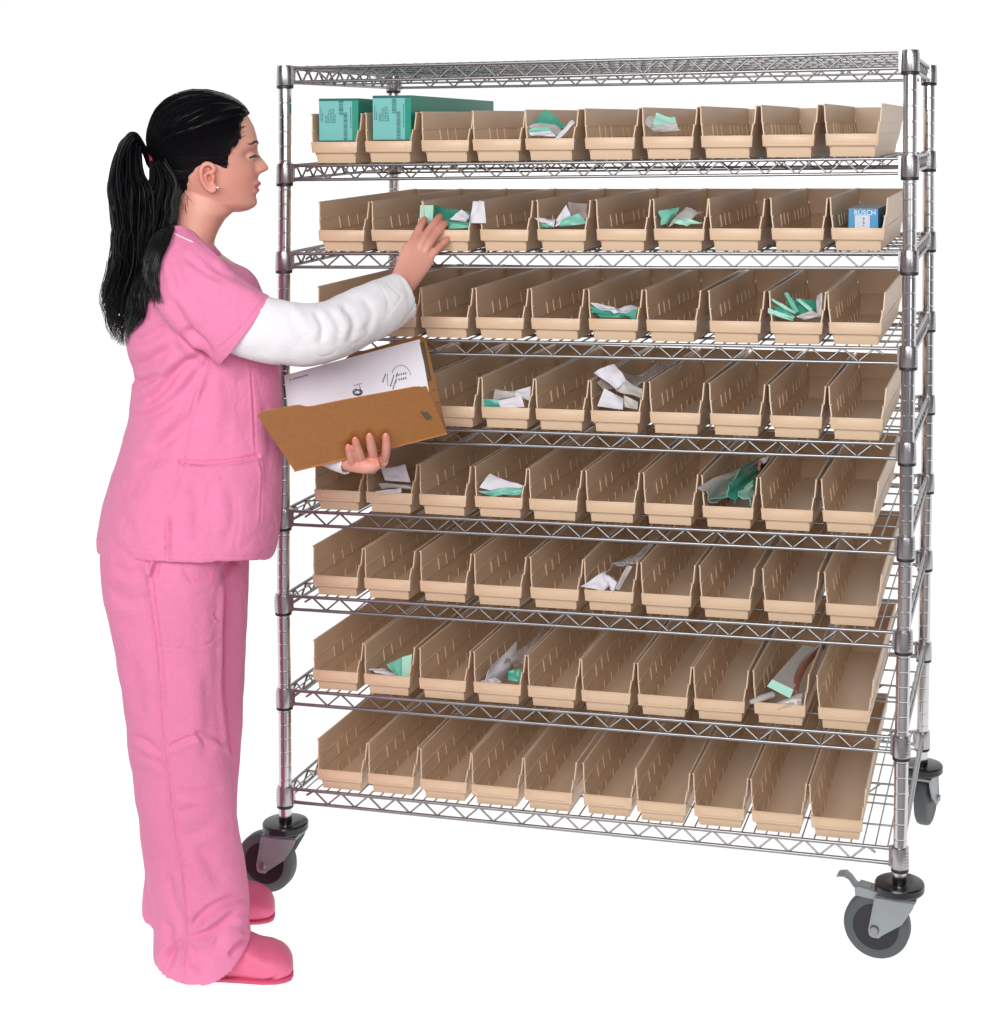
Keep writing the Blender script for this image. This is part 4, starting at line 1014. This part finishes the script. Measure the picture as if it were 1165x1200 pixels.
# clogs
def clog(l, pts_top, heel_u, toe_u, v0, yawsign=1):
    """pts: rows along the foot (u, v_bottom, v_top, half width)"""
    R = []
    for (u, vb, vt, w, l) in pts_top:
        B_ = px(u, vb, l); T_ = px(u, vt, l); c = (B_+T_)/2; h = (T_-B_).z/2; ring = []
        for k in range(28):
            a = 2*PI*k/28; ca, sa = math.cos(a), math.sin(a)
            p_ = 3.2 if sa < 0 else 2.1
            ring.append(c + eL*(w*math.copysign(abs(ca)**(2/p_), ca)) + Vector((0,0,h*math.copysign(abs(sa)**(2/p_), sa))))
        R.append(ring)
    return MB().loft(R)
fz = 0
def zt(u, l, z):   # pixel row of height z above the floor at column u, plane l
    lo, hi = 900, 1190
    for _ in range(40):
        m_ = (lo+hi)/2
        if px(u, m_, l).z > z: lo = m_
        else: hi = m_
    return lo
for l, rows, nm in ((-4.6, [(199,0,.9,.6),(202,0,1.7,1.2),(210,0,2.3,1.5),(235,0,2.7,1.6),(262,0,3.0,1.7),(280,0,2.95,1.85),(295,0,2.5,2.0),(308,.02,2.1,2.1),(322,.05,1.95,2.05),(333,.1,1.7,1.8),(340,.25,1.35,1.4),(343.5,.5,1.0,.7)], 'clog'),
                    (4.6, [(176,0,.9,.6),(180,0,1.7,1.2),(195,0,2.3,1.5),(225,0,2.7,1.6),(250,0,2.9,1.7),(268,0,2.8,1.85),(280,0,2.5,2.0),(292,.02,2.15,2.1),(303,.05,1.95,2.05),(313,.1,1.7,1.8),(319,.25,1.35,1.4),(322,.5,1.0,.7)], 'clog')):
    u0, u1 = rows[0][0], rows[-1][0]; ll = lambda u: l + 1.5 - 1.9*(u-u0)/(u1-u0)
    rw = [(u, zt(u, ll(u), a), zt(u, ll(u), b), w, ll(u)) for u, a, b, w in rows]
    me = union([clog(l, rw, 0, 0, 0)], .12, 4, 'clog'); wrinkle(me, .03, .8, (1,1,1), 1)
    creases(me, [([(u0+50,1149),(u0+85,1153),(u1-24,1147),(u1-4,1131)], .05, 1.4)] if l < 0 else [])
    A = getv(me); A[:,2] = np.maximum(A[:,2], .0); setv(me, A)
    o = finish(me, 'clog', M['clog'])
    s_ = MB(); R = []
    for z, k in ((.0,.90),(.06,.96),(.26,1.0),(.32,.97)):
        ring = []
        half = [(px(u, zt(u, ll(u), .3), ll(u)), w) for u, a, b, w in rows]
        pts_ = [p + eL*(w*k) for p, w in half] + [p - eL*(w*k) for p, w in half[::-1]]
        for q in pts_: ring.append(Vector((q.x, q.y, z)))
        R.append(ring)
    so = pbuild(s_.loft(R), 'sole', 'clogsole'); so.parent = o
# ---------------- ponytail over the cloth
tail = MB(); rnd = random.Random(9)
def strand(ctrl, r, spread_l, side):
    P = []
    for (u, v, l) in ctrl: P.append(px(u, v, l))
    P = catmull(P, 5); out = []
    for q in P:
        uu, vv = pj(q); h = top_bvh.ray_cast(CAM, ray(uu, vv).normalized())
        if h[0] is not None:
            ld = (h[0]-PO).dot(eL) - .08 - .7*spread_l**2; lq = (q-PO).dot(eL)
            if lq > ld: q = px(uu, vv, ld)
        out.append(q)
    n = len(out)
    tail.tube(out, [r*(.75+.5*math.sin(PI*min(1, k/n*1.5)*.9)) * (1 if k < n*.7 else max(.12, 1-(k/n-.7)/.3)) for k in range(n)], 4)
for i in range(1500):      # the main tail: left and right edge curves, strands in between
    t = rnd.random()**.9; w = rnd.gauss(0, .9); j = lambda a: rnd.uniform(-a, a)
    e = [((172,176),(173,192)),((157,156),(166,172)),((141,170),(164,182)),((132,196),(168,205)),((128.5,224),(178,224)),((131,258),(180,256)),((133.5,282),(176,284)),((129,312),(172,314)),((123,338),(170,346)),((121,356),(166,372)),((127,380),(152,390)),((131,396),(147,406))]
    n = rnd.choice((8,9,9,10,10,11,11,12)); cps = []
    for k in range(n):
        a, b = e[k]; jj = 1.2+k*.45
        cps.append((a[0]+(b[0]-a[0])*t+j(jj), a[1]+(b[1]-a[1])*t+j(2), w*(.35+min(1, k/4))*1.0))
    strand(cps, rnd.uniform(.05,.075) if i < 350 else rnd.uniform(.022,.038), rnd.random(), 0)
for i in range(800):      # hair gathered at the nape, hanging on the shoulder
    t = rnd.random(); w = rnd.gauss(-.3, .8); j = lambda a: rnd.uniform(-a, a)
    e = [((176,190),(196,188)),((176,215),(212,214)),((172,236),(209,238)),((170,256),(206,258)),((166,280),(196,284)),((162,306),(185,312)),((166,330),(184,334)),((170,352),(190,356))]
    n = rnd.choice((6,6,7,7,8)); cps = []
    for k in range(n):
        a, b = e[k]; jj = 1+k*.5
        cps.append((a[0]+(b[0]-a[0])*t+j(jj), a[1]+(b[1]-a[1])*t+j(2), w*1.1))
    strand(cps, rnd.uniform(.045,.07) if i < 200 else rnd.uniform(.02,.035), rnd.random(), 0)
for i in range(34):       # loose ends
    u0 = rnd.choice((rnd.uniform(122,160), rnd.uniform(172,186))); v0 = rnd.uniform(300, 345); du = rnd.uniform(-8, 10); ln = rnd.uniform(25, 62)
    if u0 > 170: ln *= .5
    strand([(u0, v0, -.3), (u0+du*.3, v0+ln*.35, -.4), (u0+du*.8+rnd.uniform(-3,3), v0+ln*.7, -.5), (u0+du*1.3, v0+ln, -.5)], .028, .5, 0)
pt = pbuild(tail, 'ponytail', 'hair', person, 70)
tb = MB().tube(catmull([px(172,184,0)+eL*.9, px(175,183,0)+eL*0+Vector((0,0,.45)), px(178,187,0)-eL*.9, px(176,193,0)+Vector((0,0,-.1)), px(172,184,0)+eL*.9], 6), .16, 8)
pbuild(tb, 'hair_elastic', 'tie', person)
# ------------------------------------------------------------------ folder in her hand
fold = empty('file_folder', SBL); tag(fold, 'open brown card file folder with white notes held in her left hand', 'folder')
def fpatch(P, th, bend, n=14, notch=None):
    a, b, c, d = P; nrm = (b-a).cross(d-a).normalized(); top = []
    for j in range(n+1):
        for i in range(n+1):
            s, t = i/n, j/n; tt = t
            if notch and j == n: tt = t + notch(s)
            p = (a*(1-s)+b*s)*(1-tt) + (d*(1-s)+c*s)*tt
            top.append(p + nrm*(bend*math.sin(PI*s)*.6*t + bend*.5*math.sin(PI*t) + .03*noise.noise(Vector((s*3, t*3, th*9)))))
    m = MB(); N = (n+1)*(n+1); f = []; k = n+1
    for j in range(n):
        for i in range(n):
            q = (j*k+i, j*k+i+1, (j+1)*k+i+1, (j+1)*k+i); f.append(q); f.append(tuple(x+N for x in q[::-1]))
    rim = list(range(k)) + [j*k+n for j in range(1, k)] + [n*k+i for i in range(n-1, -1, -1)] + [j*k for j in range(n-1, 0, -1)]
    for i in range(len(rim)): x, y = rim[i], rim[(i+1) % len(rim)]; f.append((x, x+N, y+N, y))
    return m.add(top+[p-nrm*th for p in top], f), nrm
def fb(m, name, mt, parent=fold): m.xf(lambda p: p-SBL); return m.build(name, M[mt], parent, sharp=30)
nb = (SBR-SBL).cross(BTL-SBL).normalized()
if nb.dot(CAM-SBL) < 0: nb = -nb
cut = lambda s: -.05*smoothstep((s-.22)/.06)+.05 if s < .96 else -.06
m, _ = fpatch([SBL, SBR, FTR, FTL], .05, -.10, 28, lambda s: (.0 if s > .30 else .07*smoothstep((.30-s)/.06)) - (.10*smoothstep((s-.95)/.05)) - (.04*smoothstep((.03-s)/.03))); fc = fb(m, 'front_cover', 'manila')
m, _ = fpatch([SBL, SBR, BTR, BTL], .05, .05, 28, lambda s: (0 if s < .42 else .035*smoothstep((s-.42)/.04)) - .05*smoothstep((s-.96)/.04)); bc = fb(m, 'back_cover', 'manila2')
spn = MB().tube([SBL, (SBL+SBR)/2+Vector((0,0,-.03)), SBR], .07, 8); fb(spn, 'spine', 'manila')
def bk(s, t, off): return (SBL*(1-s)+SBR*s)*(1-t) + (BTL*(1-s)+BTR*s)*t + nb*off
m, _ = fpatch([bk(.0,.02,.14), bk(.93,.02,.14), bk(.955,.985,.12), bk(.0,1.0,.12)], .09, .06, 14); pp = fb(m, 'paper_sheets', 'paper')
# fastener strip, holes and handwriting
m = MB()
for i in range(4): c = bk(.965+.006*i, .66-.13*i+.05, .03); m.lathe([(.01,-.02),(.07,-.02),(.07,.02),(.01,.02)], tuple(c), n=10)
fb(m, 'punched_holes', 'ink')
m = MB().tube([bk(.957,.55,.12), bk(.962,.95,.12)], .03, 6, r2=.14, up=nb); fb(m, 'fastener_strip', 'brass')
m = MB(); q = [cov(490,480,.09), cov(498,478,.09), cov(507,490,.09), cov(500,493,.09)]; m.hexa([p-ncov*.06 for p in q], q); fb(m, 'metal_clip', 'brass')
ink = MB(); rnd = random.Random(21)
def ppt(u, v): return onplane(u, v, bk(.5,.5,.26), nb)
def scrib(pts, r=.016): ink.tube(catmull([ppt(*p) for p in pts], 4), r, 4)
u = 339.5
while u < 361:      # name along the top edge
    v = 445.6-(u-340)*.29; scrib([(u,v),(u+.7,v-1.5),(u+1.2,v),(u+1.9,v-1.2)]); u += 2.6 if rnd.random() > .2 else 4
scrib([(470+11*math.cos(a), 447+13*math.sin(a)-6) for a in [PI+.3+.25*k for k in range(12)]])
for (u0, v0, n, du, dv) in ((464,440,5,2.7,-.6),(467,445,4,2.6,-.6),(448,447,4,1.0,-2.6),(457,452,5,.9,-2.8),(460,455,4,.9,-2.8)):
    for k in range(n): a, b = u0+du*k, v0+dv*k; scrib([(a,b),(a+1.2,b-1.6),(a+.6,b+.8),(a+1.7,b+.2)], .015)
scrib([(454,438),(454.5,452)]); scrib([(464,449),(466,436)])
for rr in (3.0,4.2,5.2): scrib([(419+rr*math.cos(a)*1.05, 459.5+rr*.75*math.sin(a)) for a in [.7*k+rr for k in range(9)]], .025)
scrib([(414,452),(424,449)], .018); scrib([(421,451),(423,458)], .018)
fb(ink, 'handwriting', 'ink', pp if False else fold)
# ------------------------------------------------------------------ floor, light
fl = MB(); fl.lathe([(2400,0),(2400,-1.0),(.5,-1.0)][::-1], n=64) if False else None
vx, vy = Vector((math.cos(ANG[2]), math.sin(ANG[2]), 0)), Vector((-math.sin(ANG[2]), math.cos(ANG[2]), 0)); c0 = Vector((CAM.x, CAM.y, 0))
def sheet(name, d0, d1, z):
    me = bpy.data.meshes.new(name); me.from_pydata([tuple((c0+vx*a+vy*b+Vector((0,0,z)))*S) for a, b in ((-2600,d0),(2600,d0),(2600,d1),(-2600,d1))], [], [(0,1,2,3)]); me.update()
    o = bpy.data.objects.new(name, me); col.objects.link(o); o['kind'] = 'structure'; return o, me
sf, sm_ = sheet('unseen_reflection_floor', -2600, 101.5, -.2); sm_.materials.append(mat('reflection_floor_grey', (.36,.355,.36), .8, noise_amt=.15, nscale=2))  # grey floor added out of view, so the posts reflect less white
fo, me = sheet('added_underlit_floor', 101.5, 2600, 0)  # added translucent sheet, lit from below to stay white and hide shadows
fm = bpy.data.materials.new('white_underlit_floor'); fm.use_nodes = True; nt = fm.node_tree; N = nt.nodes; N.remove(N['Principled BSDF'])
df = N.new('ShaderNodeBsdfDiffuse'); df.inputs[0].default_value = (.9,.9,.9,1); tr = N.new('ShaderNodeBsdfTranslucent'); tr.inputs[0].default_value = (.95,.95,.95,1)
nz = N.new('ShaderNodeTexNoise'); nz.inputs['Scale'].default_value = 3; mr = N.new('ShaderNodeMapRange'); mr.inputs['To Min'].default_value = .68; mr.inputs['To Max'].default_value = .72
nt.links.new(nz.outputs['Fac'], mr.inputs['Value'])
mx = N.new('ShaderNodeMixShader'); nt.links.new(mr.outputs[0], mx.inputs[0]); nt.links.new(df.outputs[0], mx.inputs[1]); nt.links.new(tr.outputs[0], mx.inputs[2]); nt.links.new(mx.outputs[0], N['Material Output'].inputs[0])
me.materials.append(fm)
# the studio: white cyclorama behind and an added, unseen glow under the floor, a dimmer room on the camera's side
w = bpy.data.worlds.new('World'); scene.world = w; w.use_nodes = True; nt = w.node_tree; N = nt.nodes; L = nt.links
bg = N['Background']; tc = N.new('ShaderNodeTexCoord'); sp = N.new('ShaderNodeSeparateXYZ'); L.new(tc.outputs['Generated'], sp.inputs[0])
v1 = N.new('ShaderNodeVectorMath'); v1.operation = 'DOT_PRODUCT'; v1.inputs[1].default_value = (-.24,.97,0); L.new(tc.outputs['Generated'], v1.inputs[0])
cr = N.new('ShaderNodeValToRGB'); mr = N.new('ShaderNodeMapRange'); mr.inputs['From Min'].default_value = -1; mr.inputs['From Max'].default_value = 1
L.new(v1.outputs['Value'], mr.inputs['Value']); L.new(mr.outputs[0], cr.inputs[0])
E_ = cr.color_ramp.elements; E_[0].position = 0; E_[0].color = (.16,.155,.165,1); E_[1].position = 1; E_[1].color = (1.03,1.03,1.03,1)
for p_, c_ in ((.30,(.10,.098,.105,1)),(.46,(.20,.195,.205,1)),(.56,(.60,.60,.60,1)),(.64,(1.03,1.03,1.03,1))):
    e = E_.new(p_); e.color = c_
at = N.new('ShaderNodeMath'); at.operation = 'ARCTAN2'; L.new(sp.outputs['X'], at.inputs[0]); L.new(sp.outputs['Y'], at.inputs[1])  # dark bands added to the surround, reflected as stripes in the posts
ml = N.new('ShaderNodeMath'); ml.operation = 'MULTIPLY_ADD'; ml.inputs[1].default_value = 6.5; ml.inputs[2].default_value = .9; L.new(at.outputs[0], ml.inputs[0])
sn = N.new('ShaderNodeMath'); sn.operation = 'SINE'; L.new(ml.outputs[0], sn.inputs[0])
ms = N.new('ShaderNodeMapRange'); ms.inputs['From Min'].default_value = -.5; ms.inputs['From Max'].default_value = .3; ms.inputs['To Min'].default_value = .12; ms.inputs['To Max'].default_value = 1.5; L.new(sn.outputs[0], ms.inputs['Value'])
fb_ = N.new('ShaderNodeMapRange'); fb_.inputs['From Min'].default_value = -.1; fb_.inputs['From Max'].default_value = .2; L.new(v1.outputs['Value'], fb_.inputs['Value'])
mk = N.new('ShaderNodeMix'); mk.data_type = 'FLOAT'; L.new(fb_.outputs[0], mk.inputs['Factor']); L.new(ms.outputs[0], mk.inputs['A']); mk.inputs['B'].default_value = 1
vs_ = N.new('ShaderNodeVectorMath'); vs_.operation = 'SCALE'; L.new(cr.outputs[0], vs_.inputs[0]); L.new(mk.outputs['Result'], vs_.inputs['Scale'])
lt = N.new('ShaderNodeMath'); lt.operation = 'LESS_THAN'; lt.inputs[1].default_value = 0; L.new(sp.outputs['Z'], lt.inputs[0])
mx = N.new('ShaderNodeMix'); mx.data_type = 'RGBA'; mx.inputs['B'].default_value = (1.42,1.42,1.42,1); L.new(lt.outputs[0], mx.inputs['Factor']); L.new(vs_.outputs[0], mx.inputs['A']); L.new(mx.outputs['Result'], bg.inputs[0])  # bright lower half, unseen, added to glow through the floor
bg.inputs[1].default_value = 1
def area(name, loc, target, size, power, color=(1,1,1), sy=None):
    d = bpy.data.lights.new(name, 'AREA'); d.energy = power; d.shape = 'RECTANGLE'; d.size = size; d.size_y = sy or size; d.color = color
    o = bpy.data.objects.new(name, d); col.objects.link(o); o.location = loc
    o.rotation_euler = (Vector(target)-Vector(loc)).to_track_quat('-Z', 'Y').to_euler(); return o
TG = (.5, 0, .8)
area('softbox_key', (.2, -3.4, 2.3), TG, 1.5, 72, (1,.99,.965))
area('camera_softbox', (1.5, -3.25, 2.0), TG, 1.0, 44, (1,.99,.97))
area('softbox_fill', (2.9, -2.6, 1.5), TG, .8, 14, (1,.98,1), 1.6)
scene.render.engine = 'CYCLES'
scene.view_settings.view_transform = 'Standard'; scene.view_settings.look = 'None'; scene.view_settings.exposure = 0; scene.view_settings.gamma = 1
scene.render.resolution_x = 994; scene.render.resolution_y = 1024
